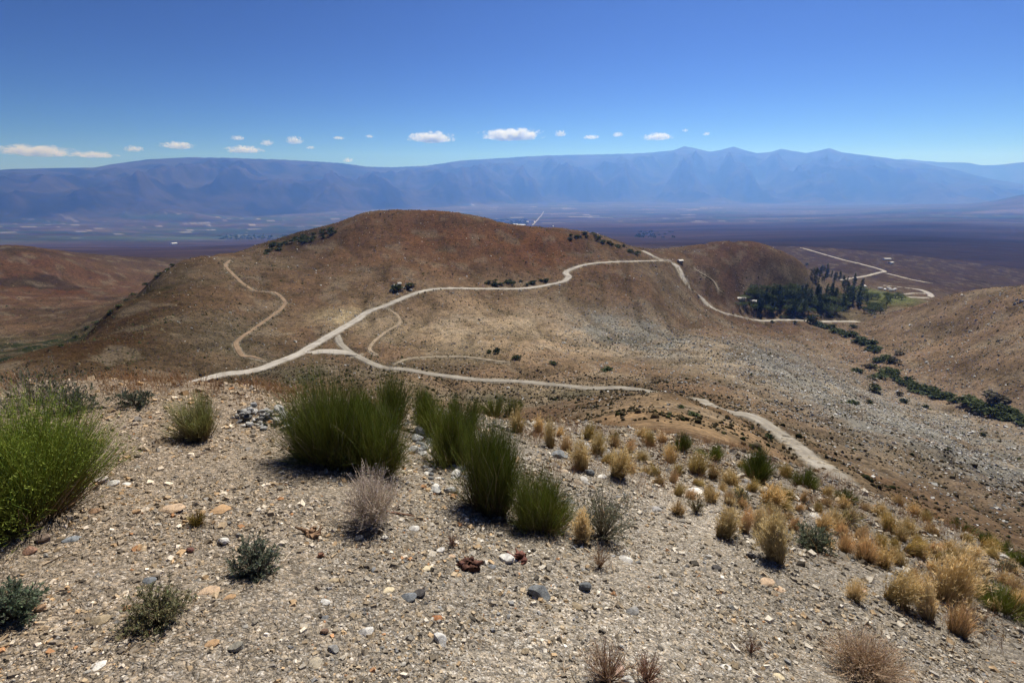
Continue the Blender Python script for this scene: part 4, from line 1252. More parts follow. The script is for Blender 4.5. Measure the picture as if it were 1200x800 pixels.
# ------------------------------------------------------------------ stones one can point at
rocks = [rock_mesh('stone', 40 + i, f) for i, f in enumerate((.72, .6, .5, .38, .3, .8, .62, .45))]
WHITE, CREAM, GREY, DGREY, BLUE, TAN, ORANGE, PEACH, BROWN, PINK = (.62, .60, .57), (.55, .47, .33), (.27, .265, .26), (.085, .08, .08), (.19, .205, .225), (.34, .275, .19), (.36, .235, .135), (.43, .315, .22), (.17, .11, .08), (.44, .31, .25)
STONES = [ # column, row, width px, shape, colour, label
 (632, 698, 27, 0, (.16, .17, .18), 'largest grey stone in the open middle foreground'),
 (685, 690, 16, 5, (.12, .13, .14), 'dark rounded stone right of the largest grey one'),
 (516, 751, 19, 0, (.55, .54, .52), 'white speckled blocky stone at the bottom centre'),
 (262, 636, 13, 5, WHITE, 'bright white stone above the small grey-green bush'),
 (199, 597, 30, 3, PEACH, 'pale orange flat slab left of the tiny yellow tuft'),
 (259, 598, 28, 7, ORANGE, 'orange flat slab right of the tiny yellow tuft'),
 (492, 697, 16, 1, DGREY, 'dark stone of a touching pair left of centre'),
 (479, 701, 18, 2, BLUE, 'blue-grey stone of a touching pair left of centre'),
 (594, 657, 19, 1, WHITE, 'long white stone between the two dark wood stumps'),
 (733, 657, 16, 2, WHITE, 'white stone below the tan dry twigs'),
 (746, 658, 9, 3, TAN, 'tan chip touching the white stone below the dry twigs'),
 (499, 667, 14, 3, CREAM, 'cream flat stone left of the dark stump'),
 (517, 646, 11, 1, WHITE, 'small white block left above the dark stump'),
 (528, 652, 10, 3, PEACH, 'small peach chip touching the dark stump'),
 (512, 725, 12, 2, (.36, .17, .085), 'rust-orange stone above the white speckled block'),
 (429, 741, 17, 2, WHITE, 'white stone left of the white speckled block'),
 (391, 762, 14, 0, GREY, 'grey upright stone at the bottom left of centre'),
 (454, 692, 14, 3, CREAM, 'cream stone left of the touching pair'),
 (381, 706, 12, 2, WHITE, 'white chip in line with the small grey-green bush'),
 (368, 778, 22, 4, (.33, .29, .23), 'broad sandy flat stone near the bottom edge'),
 (380, 741, 10, 5, BROWN, 'little dark brown stone left of the white one'),
 (390, 680, 12, 3, TAN, 'tan chip below the twisted roots'),
 (422, 632, 13, 1, GREY, 'grey stone at the foot of the grey dead bush'),
 (485, 620, 12, 2, WHITE, 'white chip right of the reddish fallen branch'),
 (52, 633, 18, 1, (.20, .15, .12), 'brown stone near the shadow of the huge bright bush'),
 (83, 632, 17, 3, BLUE, 'blue-grey flat stone near the left edge'),
 (35, 646, 18, 2, (.30, .18, .13), 'reddish stone left of the blue-grey flat one'),
 (117, 728, 19, 2, TAN, 'tan stone at the left of the olive-green bush'),
 (278, 760, 18, 1, (.25, .235, .20), 'grey-brown stone right below the olive-green bush'),
 (246, 755, 17, 3, ORANGE, 'orange broken stone below the olive-green bush'),
 (115, 780, 20, 4, WHITE, 'whitish flat stone at the bottom left'),
 (48, 714, 14, 1, (.34, .22, .14), 'red-tan stone next to the dark green corner bush'),
 (223, 646, 10, 5, (.18, .09, .075), 'dark red little stone left of the bright white one'),
 (242, 694, 24, 3, PEACH, 'pale orange slab between the two small bushes'),
 (268, 700, 13, 3, ORANGE, 'orange chip below the small grey-green bush'),
 (175, 681, 14, 2, BLUE, 'blue-grey stone above the olive-green bush'),
 (725, 788, 18, 1, PINK, 'orange-pink stone at the bottom edge'),
 (736, 798, 15, 0, (.52, .51, .49), 'white-grey stone touching the orange-pink one'),
 (897, 683, 20, 3, PEACH, 'peach flat stone, left one of two on the path edge'),
 (914, 691, 17, 7, PEACH, 'peach flat stone, right one of two on the path edge'),
 (840, 667, 12, 1, DGREY, 'dark stone on the path below three tufts'),
 (880, 653, 11, 5, DGREY, 'dark stone left of the feathery tuft in front'),
 (849, 782, 13, 3, WHITE, 'white chip low on the sandy ground'),
 (676, 711, 13, 2, TAN, 'tan stone below the dark rounded one'),
 (741, 717, 15, 2, GREY, 'grey-white stone on the pale sand'),
 (911, 792, 13, 3, CREAM, 'cream chip at the bottom right of the sand'),
 (616, 764, 11, 1, TAN, 'tan pebble at the bottom, right of the white speckled block'),
 (120, 565, 16, 1, (.50, .44, .40), 'pinkish white stone right of the huge bright bush'),
 (133, 567, 13, 2, WHITE, 'white-grey stone touching the pinkish white one'),
 (148, 567, 10, 3, WHITE, 'small white chip right of the pinkish white stone'),
 (110, 600, 14, 2, (.34, .22, .14), 'orange-brown stone by the huge bush shadow'),
 (160, 601, 11, 1, ORANGE, 'orange stone left of the pale orange slab'),
 (656, 536, 20, 0, (.23, .245, .26), 'blue-grey boulder among the golden tufts below the brow'),
 (690, 556, 13, 5, (.16, .17, .18), 'dark grey stone below the tuft right of the boulder'),
 (704, 559, 12, 3, WHITE, 'white slab next to the dark grey stone below the tuft'),
 (815, 575, 20, 4, WHITE, 'white slab between the tufts below the spreading bush'),
 (955, 606, 18, 4, (.48, .46, .43), 'pale slab above the low grey-green bush'),
 (1006, 690, 14, 3, PINK, 'pinkish flat stone by the thin pale tuft'),
]
for i, (px, py, wp, k, col, label) in enumerate(STONES):
    p = ground_pt(px, min(py, 798), 1, 60); s = wp * m_per_px(p)
    q = random.Random(i)
    o = mesh_obj('stone', rocks[k], None, (p[0], p[1], p[2] - .03 * s), (q.uniform(-.15, .15), q.uniform(-.15, .15), q.uniform(-.6, .6)), (s, s, s * (.6 if k in (3, 4, 7) else 1)))
    o.color = (*col, 1); tag(o, label, 'stone', 'stones on the near gravel')

q = np.random.default_rng(70)
def pal_col(q, grey=.0):
    c = PAL[q.choice(len(PAL), p=PALW / PALW.sum())] * q.uniform(.8, 1.2)
    return tuple(c)
# loose stones that nothing sets apart
cnt = 0
while cnt < 60:
    px, py = q.uniform(5, 1195), q.uniform(520, 795)
    if py < 470 + .17 * px or (px < 150 and py < 620): continue
    p = ground_pt(px, py, 1, 40); s = q.uniform(7, 10.5) * m_per_px(p)
    if path_mask(np.array([p[0]]), np.array([p[1]]))[0] > .5 and q.uniform() < .7: continue
    o = mesh_obj('stone', rocks[q.integers(0, 8)], None, (p[0], p[1], p[2] - .1 * s), (q.uniform(-.3, .3), q.uniform(-.3, .3), q.uniform(0, 6.28)), s)
    o.color = (*pal_col(q), 1); tag(o, 'small angular stone lying loose on the near gravel', 'stone', 'small loose stones on the gravel')
    cnt += 1
# rock pile left of the big broom clump
c0 = ground_pt(302, 497, 1, 40); mp = m_per_px(c0)
for i in range(88):
    u, v = q.uniform(-1, 1), q.uniform(-1, 1)
    if u * u + v * v > 1: continue
    r = math.hypot(u, v)
    x = c0[0] + u * 37 * mp; y = c0[1] + .22 + v * .34
    z = height(np.array([x]), np.array([y]))[0] + (1 - r) * q.uniform(.0, 30) * mp
    s = q.uniform(6.5, 13) * mp
    o = mesh_obj('stone', rocks[q.integers(0, 8)], None, (x, y, z - .1 * s), tuple(q.uniform(-.6, .6, 3) + np.array([0, 0, q.uniform(0, 6)])), s)
    o.color = (*(np.array([(.34, .34, .335), (.22, .22, .225), (.48, .47, .46), (.13, .13, .13), (.34, .325, .30)][i % 5])), 1)
    w = ('mid grey', 'slate grey', 'whitish', 'near-black', 'brown-grey')[i % 5]; u = 'left' if u < 0 else 'right'
    tag(o, f'{w} angular stone in the {u} half of the low rock pile', 'stone', f'{w} stones, {u} half of the rock pile')
# rubble patch between the broom bushes
for i in range(70):
    px = q.uniform(478, 548); py = q.uniform(494, 578)
    if abs(px - (492 + (py - 494) * .42)) > 26: continue
    p = ground_pt(px, py, 1, 40); s = q.choice([7, 9, 13, 18], p=[.35, .3, .22, .13]) * m_per_px(p) * q.uniform(.8, 1.2)
    o = mesh_obj('stone', rocks[q.integers(0, 8)], None, (p[0], p[1], p[2] - .08 * s), tuple(q.uniform(-.4, .4, 2)) + (q.uniform(0, 6),), s)
    o.color = (*(np.array([(.38, .38, .375), (.27, .275, .28), (.52, .51, .49), (.18, .185, .19)][i % 4])), 1)
    w = ('mid grey', 'blue-grey', 'whitish', 'dark grey')[i % 4]; u = 'upper' if py < 536 else 'lower'
    tag(o, f'{w} stone in the {u} half of the rubble streak between broom bushes', 'stone', f'{w} stones, {u} rubble streak')
# pale slabs on the steep right slope
for i in range(62):
    px = q.uniform(640, 1195); py = 500 + (px - 640) * .27 + abs(q.normal(0, 1)) * 34
    if py > 790: continue
    p = ground_pt(px, py, 1, 40); s = q.uniform(7, 16) * m_per_px(p)
    o = mesh_obj('stone', rocks[int(q.choice([2, 3, 4, 7]))], None, (p[0], p[1], p[2] - .08 * s), (.1, .28, q.uniform(-1.2, 1.2)), s)
    o.color = (*(np.array([(.40, .385, .365), (.30, .29, .285), (.23, .22, .215), (.36, .29, .22), (.14, .135, .13)][i % 5])), 1)
    w = ('pale grey', 'mid grey', 'dull grey', 'tan', 'dark')[i % 5]; u = 'left of the round dark bush' if px < 870 else 'below the near road' if px < 1040 else 'near the right edge'
    tag(o, f'{w} flat slab bedded in the right slope {u}', 'stone', f'{w} slabs {u}')

# ------------------------------------------------------------------ dead wood
def wood_mesh(name, L, r, seed, n=7, col=(.11, .06, .04), curl=.5, flat=False):
    q = np.random.default_rng(seed)
    g = Geo()
    for i in range(n):
        k = 7; s = np.linspace(0, 1, k)
        a = q.uniform(0, 6.28); ln = L * q.uniform(.45, 1)
        el = q.uniform(.0, .25) if flat else q.uniform(-.1, .9)
        d = np.array([math.cos(a) * math.cos(el), math.sin(a) * math.cos(el), math.sin(el)])
        if n == 1: d = np.array([1, 0, .06])
        o = q.normal(0, L * .22, 3) * (n > 1); o[2] = abs(o[2]) * .5
        P = o + d * (s * ln)[:, None] + np.cumsum(q.normal(0, curl * ln / k * .6, (k, 3)), 0)
        P[:, 2] = np.maximum(P[:, 2], r * .4)
        R = r * (1.1 - .85 * s) * q.uniform(.6, 1.2) * (1 + q.normal(0, .12, k))
        tubes(g, P[None], np.abs(R)[None], (np.ones((1, k, 3)) * np.array(col) * q.uniform(.6, 1.4)), 7, q)
    return g.mesh(name, M['wood'], True)

WOOD = [
 (549, 664, 22, 13, 16, (.10, .05, .04), .7, 'dark knotted dead stump near the middle', 'dead_stump'),
 (612, 656, 22, 6, 18, (.12, .055, .045), .8, 'dark curled dead roots right of the white stone', 'dead_roots'),
 (366, 628, 24, 7, 16, (.24, .15, .10), .9, 'twisted brown dead roots left of the grey dead bush', 'dead_roots'),
 (376, 652, 11, 5, 9, (.15, .08, .055), .8, 'little broken brown wood pieces below the twisted roots', 'dead_roots'),
]
for i, (px, py, L, r, n, col, curl, label, nm) in enumerate(WOOD):
    p = ground_pt(px, py, 1, 40); m = m_per_px(p)
    tag(mesh_obj(nm, wood_mesh(nm, L * m * .62, r * m * .5, 80 + i, n, col, curl), None, p), label, 'dead wood')
STICKS = [
 (452, 600, 482, 607, 3.2, (.20, .10, .07), 'reddish fallen branch at the foot of the grey dead bush', 'branch'),
 (334, 657, 360, 630, 1.0, (.36, .31, .25), 'pale thin dry stalk beside the small grey-green bush', 'stick'),
 (606, 748, 650, 726, 1.0, (.22, .17, .13), 'thin brown stick on the ground at bottom centre', 'stick'),
 (50, 663, 80, 648, 1.6, (.10, .07, .055), 'dark stick on the left gravel', 'stick'),
 (0, 629, 68, 600, 3.4, (.075, .055, .045), 'dark dead branch under the huge bright bush', 'branch'),
 (232, 533, 262, 526, 1.5, (.14, .10, .08), 'dark dry stick below the yellow-green bush', 'stick'),
]
for i, (ax, ay, bx, by, w, col, label, nm) in enumerate(STICKS):
    a = ground_pt(ax, ay, 1, 40); b = ground_pt(bx, by, 1, 40)
    L = float(np.linalg.norm(b[:2] - a[:2])); m = m_per_px(a)
    me = wood_mesh(nm, L * 1.3, w * m * .6, 95 + i, 1, col, .22)
    o = mesh_obj(nm, me, None, a, (0, -math.atan2(b[2] - a[2], L), math.atan2(b[1] - a[1], b[0] - a[0])))
    tag(o, label, 'branch')
#@@T3@@
# ------------------------------------------------------------------ bushes and trees of the middle distance
def far_bush_mesh(seed, n=130, leaf=.2, cols=((.045, .06, .025), (.075, .095, .04))):
    """a leafy mound about 1 m wide and .8 m high"""
    q = np.random.default_rng(seed)
    g = Geo()
    nl = 5
    lob = np.column_stack([q.uniform(-.28, .28, (nl, 2)), q.uniform(.15, .45, nl), q.uniform(.2, .32, nl)])
    i = q.integers(0, nl, n)
    D = unit(q.normal(size=(n, 3))); D[:, 2] = np.abs(D[:, 2]) * .9 - .15
    P = lob[i, :3] + D * lob[i, 3:4] * q.uniform(.6, 1.05, (n, 1))
    P[:, 2] = np.maximum(P[:, 2], .01)
    LD = unit(D + q.normal(0, .7, (n, 3)))
    t = q.uniform(0, 1, (n, 1))
    C = np.array(cols[0]) * (1 - t) + np.array(cols[1]) * t
    leaves(g, P - LD * leaf * .5, LD, np.full(n, leaf) * q.uniform(.6, 1.3, n), np.full(n, leaf * .75), C, q)
    return g.mesh('foliage', M['tree'])

def stem_mesh(seed, n=6, h=.45):
    q = np.random.default_rng(seed); g = Geo()
    s = np.linspace(0, 1, 4)
    for i in range(n):
        a = q.uniform(0, 6.28)
        P = np.stack([np.cos(a) * s * .3 + q.normal(0, .02, 4), np.sin(a) * s * .3 + q.normal(0, .02, 4), s * h - .05], 1)
        tubes(g, P[None], (.035 * (1.2 - s))[None], np.ones((1, 4, 3)) * np.array([.10, .075, .055]), 4, q)
    return g.mesh('stem', M['wood'], True)

def conifer_meshes(seed, slim=.30, n=420, cols=((.034, .052, .02), (.085, .11, .042))):
    """unit-height evergreen: tapered trunk with limbs, and whorls of drooping sprays"""
    q = np.random.default_rng(seed)
    g = Geo(); s = np.linspace(0, 1, 6)
    P = np.stack([q.normal(0, .004, 6), q.normal(0, .004, 6), s * .96 - .02], 1)
    tubes(g, P[None], (.022 * (1.05 - s))[None], np.ones((1, 6, 3)) * np.array([.075, .052, .04]), 6, q)
    m = 34
    z = q.uniform(.14, .93, m); a = q.uniform(0, 6.28, m); prof = lambda z: slim * .5 * np.clip(1.06 - z, 0, 1) ** .75 * np.clip((z - .04) * 7, 0, 1)
    ll = prof(z) * q.uniform(.6, 1.15, m)
    ss = np.linspace(0, 1, 3)
    L = np.zeros((m, 3, 3)); L[:, :, 0] = np.cos(a)[:, None] * ll[:, None] * ss; L[:, :, 1] = np.sin(a)[:, None] * ll[:, None] * ss; L[:, :, 2] = z[:, None] + .03 * ss - .05 * ss ** 2
    tubes(g, L, np.full((m, 3), .004) * (1.2 - ss), np.ones((m, 3, 3)) * np.array([.07, .05, .04]), 3, q)
    f = Geo()
    i = q.integers(0, m, n); t = q.uniform(.15, 1.05, n)[:, None]
    B = L[i, 0] * (1 - t) + L[i, 2] * t + q.normal(0, .012, (n, 3))
    D = unit(np.stack([np.cos(a[i]), np.sin(a[i]), np.full(n, -.15)], 1) + q.normal(0, .6, (n, 3)))
    c = q.uniform(0, 1, (n, 1)); C = np.array(cols[0]) * (1 - c) + np.array(cols[1]) * c
    leaves(f, B - D * .03, D, q.uniform(.045, .09, n), q.uniform(.028, .05, n), C, q)
    tz = np.linspace(.8, 1, 16)
    leaves(f, np.stack([q.normal(0, .006, 16), q.normal(0, .006, 16), tz - .03], 1), unit(np.stack([q.normal(0, .3, 16), q.normal(0, .3, 16), np.ones(16)], 1)), np.full(16, .05), np.full(16, .022), np.tile(np.array(cols[1]), (16, 1)), q)
    return g.mesh('trunk', M['wood'], True), f.mesh('crown', M['tree'])

def broadleaf_meshes(seed, n=420, cols=((.045, .065, .02), (.11, .14, .045))):
    """unit-height spreading tree: forked trunk, clumped crown with gaps"""
    q = np.random.default_rng(seed)
    g = Geo(); nl = 9
    a = np.linspace(0, 6.28, nl, endpoint=False) + q.normal(0, .3, nl)
    r = q.uniform(.1, .36, nl); zz = q.uniform(.38, .8, nl); rad = q.uniform(.13, .22, nl)
    ctr = np.stack([np.cos(a) * r, np.sin(a) * r, zz], 1)
    s = np.linspace(0, 1, 5)
    P = np.stack([q.normal(0, .008, 5), q.normal(0, .008, 5), s * .5 - .03], 1)
    tubes(g, P[None], (.035 * (1.1 - .7 * s))[None], np.ones((1, 5, 3)) * np.array([.085, .062, .045]), 6, q)
    L = P[2][None, None] + (ctr[:, None] - P[2]) * s[None, :, None]
    tubes(g, L, np.tile(.016 * (1.1 - .8 * s), (nl, 1)), np.ones((nl, 5, 3)) * np.array([.08, .06, .045]), 4, q)
    f = Geo()
    i = q.integers(0, nl, n); D = unit(q.normal(size=(n, 3)))
    B = ctr[i] + D * (rad[i] * q.uniform(.45, 1.1, n))[:, None] * np.array([1, 1, .8])
    LD = unit(D + q.normal(0, .7, (n, 3)))
    c = q.uniform(0, 1, (n, 1)); C = np.array(cols[0]) * (1 - c) + np.array(cols[1]) * c
    leaves(f, B, LD, q.uniform(.05, .09, n), q.uniform(.035, .06, n), C, q)
    return g.mesh('trunk', M['wood'], True), f.mesh('crown', M['tree'])

CONIFERS = [conifer_meshes(700 + i, s) for i, s in enumerate((.30, .36, .26, .40, .33))]
BROADS = [broadleaf_meshes(720 + i) for i in range(4)]
FBUSH = [far_bush_mesh(740 + i) for i in range(4)]
GBUSH = [far_bush_mesh(750 + i, cols=((.075, .072, .055), (.115, .105, .08))) for i in range(2)]
FSTEM = [stem_mesh(760 + i) for i in range(2)]

def plant(name, px, py, hpx, wpx, meshes, label, cat, group=None, dmin=60, d=None):
    if d is None: p = ground_pt(px, py, dmin, 6000)
    else:
        x, f, z = ray(px, py); h = math.hypot(x, f); xx, yy = float(x / h * d), float(f / h * d)
        p = np.array([xx, yy, height(np.array([xx]), np.array([yy]))[0]])
    m = m_per_px(p)
    e = empty(name, p, random.uniform(0, 6.28), (wpx * m, wpx * m, hpx * m))
    tag(e, label, cat, group)
    for me in meshes: mesh_obj(me.name.split('.')[0], me, e)
    return e

MID_BUSHES = [
 (583, 414, 12, 10, 0, 'taller green bush, left of two alone on the tan flat behind the branch road'),
 (607, 421, 8, 13, 0, 'green bush, right of two alone on the tan flat behind the branch road'),
 (572, 413, 5, 8, 0, 'small dim bush left of the taller one on the tan flat'),
 (650, 426, 4, 12, 0, 'flat dark bush by pale rocks behind the branch road'),
 (709, 433, 6, 18, 0, 'dark bush among white rocks above the right end of the branch road'),
 (1022, 457, 10, 18, 0, 'dark round bush on the grey stony slope below the creek line'),
 (1008, 436, 7, 17, 0, 'dark bush close beside the creek thicket bend'),
 (1015, 431, 7, 11, 1, 'grey bush touching the dark one at the creek bend'),
 (1003, 474, 7, 17, 0, 'wide dark bush, left of a pair on the grey stony slope'),
 (1017, 473, 7, 9, 0, 'small dark bush, right of a pair on the grey stony slope'),
 (1061, 472, 8, 12, 0, 'dark bush lower right of the round one on the stony slope'),
 (1054, 463, 7, 9, 1, 'grey bush touching the upper side of a dark one on the stony slope'),
 (1083, 477, 6, 9, 0, 'rightmost dark bush on the stony slope below the creek line'),
 (1048, 425, 9, 15, 1, 'grey bush on the far side of the creek bend'),
 (1054, 416, 7, 12, 1, 'smaller grey bush above the creek bend'),
 (1165, 469, 14, 34, 1, 'large grey bush above the creek thicket near the right edge'),
 (1150, 511, 7, 8, 0, 'small dark bush on the stony slope near the right edge'),
 (903, 515, 9, 13, 0, 'dark green bush on the verge of the near road'),
 (808, 487, 7, 20, 0, 'dark low bush on the orange slope above the near road'),
 (796, 478, 5, 12, 0, 'small dark bush higher on the orange slope'),
 (952, 380, 16, 14, 0, 'dark bush where the creek meets the valley road'),
 (1001, 384, 5, 10, 0, 'dark bush at the end of the valley road'),
 (905, 378, 4, 6, 0, 'little dark bush below the straight valley road'),
 (931, 379, 4, 6, 0, 'little dark bush below the valley road nearer the grove'),
 (468, 340, 10, 18, 0, 'dark bush at the grey outcrop by the road under the main hill'),
 (483, 335, 5, 14, 0, 'low dark bush above the road under the main hill'),
]
for i, (px, py, hp, wp, kind, label) in enumerate(MID_BUSHES):
    plant('bush', px, py, hp * 1.2, wp, [(GBUSH if kind else FBUSH)[i % 2], FSTEM[i % 2]], label, 'bush')
# dark bushes on the road cut under the main hill
for i in range(26):
    px = random.uniform(570, 648); py = 334.5 - random.uniform(0, 4.5) - max(0, px - 630) * .15
    plant('bush', px, py, random.uniform(3, 5.5), random.uniform(5, 10), [FBUSH[i % 4], FSTEM[i % 2]], 'dark bush on the bank above the road under the main hill', 'bush', 'bushes on the road bank')
# grey outcrop by the road under the main hill
for i, (px, py, wp) in enumerate([(463, 336, 8), (468, 333, 7), (474, 338, 7), (478, 335, 6), (471, 341, 8), (460, 340, 6), (482, 340, 5), (466, 345, 6)]):
    p = ground_pt(px, py, 60, 3000); sz = wp * m_per_px(p)
    o = mesh_obj('boulder', rocks[i % 8], None, (p[0], p[1], p[2] - .1 * sz), (.2 * i, .1, i), sz); o.color = (.34, .33, .31, 1)
    tag(o, 'grey boulder of the outcrop beside the road under the main hill', 'boulder', 'boulders of the grey outcrop')
# the bushy ridge left behind the main hill
for i in range(34):
    t = random.random()
    px = 310 + 82 * t; py = 291 - 25 * t + random.uniform(0, 9)
    plant('bush', px, py, random.uniform(4, 7), random.uniform(6, 11), [FBUSH[i % 4], FSTEM[i % 2]], 'dark bush on the ridge left behind the main hill', 'bush', 'bushes on the dark ridge')
# the dark knoll behind the main hill
for i in range(30):
    t = random.random(); px = 664 + 84 * t; py = 276 + max(0, px - 695) * .40 + random.uniform(-1, 5)
    plant('bush', px, py, random.uniform(3.5, 6), random.uniform(5, 9), [FBUSH[i % 4], FSTEM[i % 2]], 'dark bush on the small dark knoll right behind the main hill', 'bush', 'bushes on the dark knoll')
# left skyline of the near ridge
for i, (px, py) in enumerate([(70, 404), (88, 394), (102, 383), (112, 377), (127, 367), (131, 364), (139, 358), (148, 351), (157, 344), (172, 332), (184, 323), (188, 320), (195, 315), (203, 310)]):
    plant('bush', px, py + 2, 5, 8, [FBUSH[i % 4], FSTEM[i % 2]], 'dark bush on the skyline of the left ridge', 'bush', 'bushes on the left ridge skyline')
# creek thicket
CREEK = np.array([(955, 380), (970, 385), (985, 390), (1003, 397), (1018, 405), (1026, 414), (1028, 424), (1036, 434), (1052, 445), (1070, 453), (1090, 460), (1112, 467), (1135, 473), (1160, 480), (1180, 487), (1205, 496)], float)
cl = np.concatenate([[0], np.cumsum(np.linalg.norm(np.diff(CREEK, axis=0), axis=1))])
for i in range(150):
    t = random.uniform(0, cl[-1]); f = t / cl[-1]
    px = np.interp(t, cl, CREEK[:, 0]); py = np.interp(t, cl, CREEK[:, 1])
    wd = 3 + 5 * f + (5 if 1015 < px < 1040 else 0)
    px += random.gauss(0, wd * .6); py += random.gauss(0, wd * .35)
    if px > 1210: continue
    plant('bush', px, py, random.uniform(5, 9) * (.75 + .6 * f), random.uniform(10, 17) * (.8 + .6 * f), [FBUSH[i % 4], FSTEM[i % 2]], *(lambda w: (f'green bush in the creek thicket {w}', 'bush', f'creek bushes {w}'))('near the valley road' if px < 1008 else 'at the sharp bend' if px < 1045 else 'below the bend' if px < 1120 else 'towards the right edge'))

# grove by the valley road
def inside(poly, x, y):
    c = False
    for (x0, y0), (x1, y1) in zip(poly, poly[1:] + poly[:1]):
        if (y0 > y) != (y1 > y) and x < (x1 - x0) * (y - y0) / (y1 - y0) + x0: c = not c
    return c
def scatter(poly, n, make):
    xs = [p[0] for p in poly]; ys = [p[1] for p in poly]; k = 0; tries = 0
    while k < n and tries < 5000:
        tries += 1
        x, y = random.uniform(min(xs), max(xs)), random.uniform(min(ys), max(ys))
        if inside(poly, x, y): make(k, x, y); k += 1
DARKG = [(884, 356), (905, 348), (930, 348), (960, 346), (1000, 346), (1016, 354), (1012, 362), (985, 364), (950, 367), (925, 369), (890, 367)]
scatter(DARKG, 105, lambda k, x, y: plant('evergreen_tree', x, y, random.uniform(10, 19), random.uniform(15, 25), CONIFERS[k % 5], *(lambda w: (f'dark evergreen in the main grove block, {w}', 'tree', f'grove evergreens, {w}'))(('left end' if x < 920 else 'middle' if x < 965 else 'right end') + (', back rows' if y < 356 else ', front rows'))))
UPPER = [(944, 331), (950, 322), (965, 318), (980, 322), (986, 328), (975, 333), (950, 334)]
scatter(UPPER, 26, lambda k, x, y: plant('evergreen_tree', x, y, random.uniform(7, 12), random.uniform(11, 17), CONIFERS[k % 5], 'dark evergreen in the upper block of the grove beside the pale road', 'tree', 'evergreens above the grove'))
WEST = [(866, 347), (880, 341), (905, 341), (940, 338), (945, 346), (930, 352), (905, 362), (885, 366), (886, 353), (872, 350)]
scatter(WEST, 44, lambda k, x, y: plant('leafy_tree', x, y, random.uniform(7, 11), random.uniform(11, 17), BROADS[k % 4], 'green leafy tree on the hill side of the grove', 'tree', 'leafy trees of the grove'))
UNDER = [(870, 352), (905, 343), (960, 342), (1008, 342), (1045, 350), (1040, 360), (1012, 371), (950, 373), (900, 372), (880, 366)]
scatter(UNDER, 60, lambda k, x, y: plant('leafy_tree', x, y, random.uniform(7, 13), random.uniform(14, 22), BROADS[k % 4], *(lambda w: (f'leafy tree between the grove evergreens, {w}', 'tree', f'leafy trees among evergreens, {w}'))(('left end' if x < 925 else 'middle' if x < 980 else 'right end') + (', back rows' if y < 357 else ', front rows'))))
scatter([(983, 335), (1000, 332), (1012, 340), (1000, 346), (985, 342)], 12, lambda k, x, y: plant('evergreen_tree', x, y, random.uniform(10, 15), random.uniform(12, 18), CONIFERS[k % 5], 'dark evergreen linking the upper and main blocks of the grove', 'tree', 'evergreens linking the grove blocks'))
EAST = [(1000, 349), (1020, 346), (1055, 349), (1060, 353), (1030, 353), (1005, 354)]
scatter(EAST, 20, lambda k, x, y: plant('leafy_tree', x, y, random.uniform(5, 8), random.uniform(9, 14), BROADS[k % 4], 'green leafy tree between the grove and the meadow', 'tree', 'leafy trees by the meadow'))
SOUTH = [(1012, 362), (1030, 360), (1040, 366), (1025, 371), (1012, 368)]
scatter(SOUTH, 12, lambda k, x, y: plant('leafy_tree', x, y, random.uniform(6, 9), random.uniform(10, 15), BROADS[k % 4], 'green leafy tree at the near end of the meadow', 'tree', 'leafy trees below the meadow'))
scatter([(862, 356), (872, 355), (876, 361), (864, 362)], 3, lambda k, x, y: plant('leafy_tree', x, y, 7, 13, BROADS[k % 4], 'leafy tree beside the pale yard left of the grove', 'tree', 'trees by the pale yard'))
scatter([(905, 372), (945, 371), (1000, 368), (990, 372), (950, 374)], 10, lambda k, x, y: plant('bush', x, y, random.uniform(3, 5), random.uniform(6, 10), [FBUSH[k % 4], FSTEM[k % 2]], 'bush between the grove and the valley road', 'bush', 'bushes below the grove'))
for i in range(16):
    t = i / 15
    plant('bush', 935 - 20 * t + random.uniform(-20, 25), 303 + random.uniform(-4, 3) + 4 * (1 - t), random.uniform(3, 5), random.uniform(4, 7), [FBUSH[i % 4], FSTEM[i % 2]], 'dark bush on the plain behind the grove hill', 'bush', 'bushes behind the grove hill', d=random.uniform(1000, 1300))

# ------------------------------------------------------------------ small buildings
def flat_mat(name, col, rough=.7):
    m, nt, b = new_mat(name)
    n = noise(nt, coords(nt), 2.5, 3)
    c = mix(nt, 1, (*col, 1), ramp(nt, n, [(.3, (.85, .85, .85)), (.7, (1.08, 1.08, 1.08))]), 'MULTIPLY')
    nt.links.new(c, b.inputs['Base Color']); b.inputs['Roughness'].default_value = rough
    return m
M['white_paint'] = flat_mat('white_paint', (.72, .71, .68), .5)
M['tan_wall'] = flat_mat('tan_wall', (.42, .34, .25))
M['roof'] = flat_mat('roof_sheet', (.50, .48, .45), .5)
M['glass'] = flat_mat('window_glass', (.03, .035, .04), .2)
M['door'] = flat_mat('door_paint', (.16, .10, .07), .5)

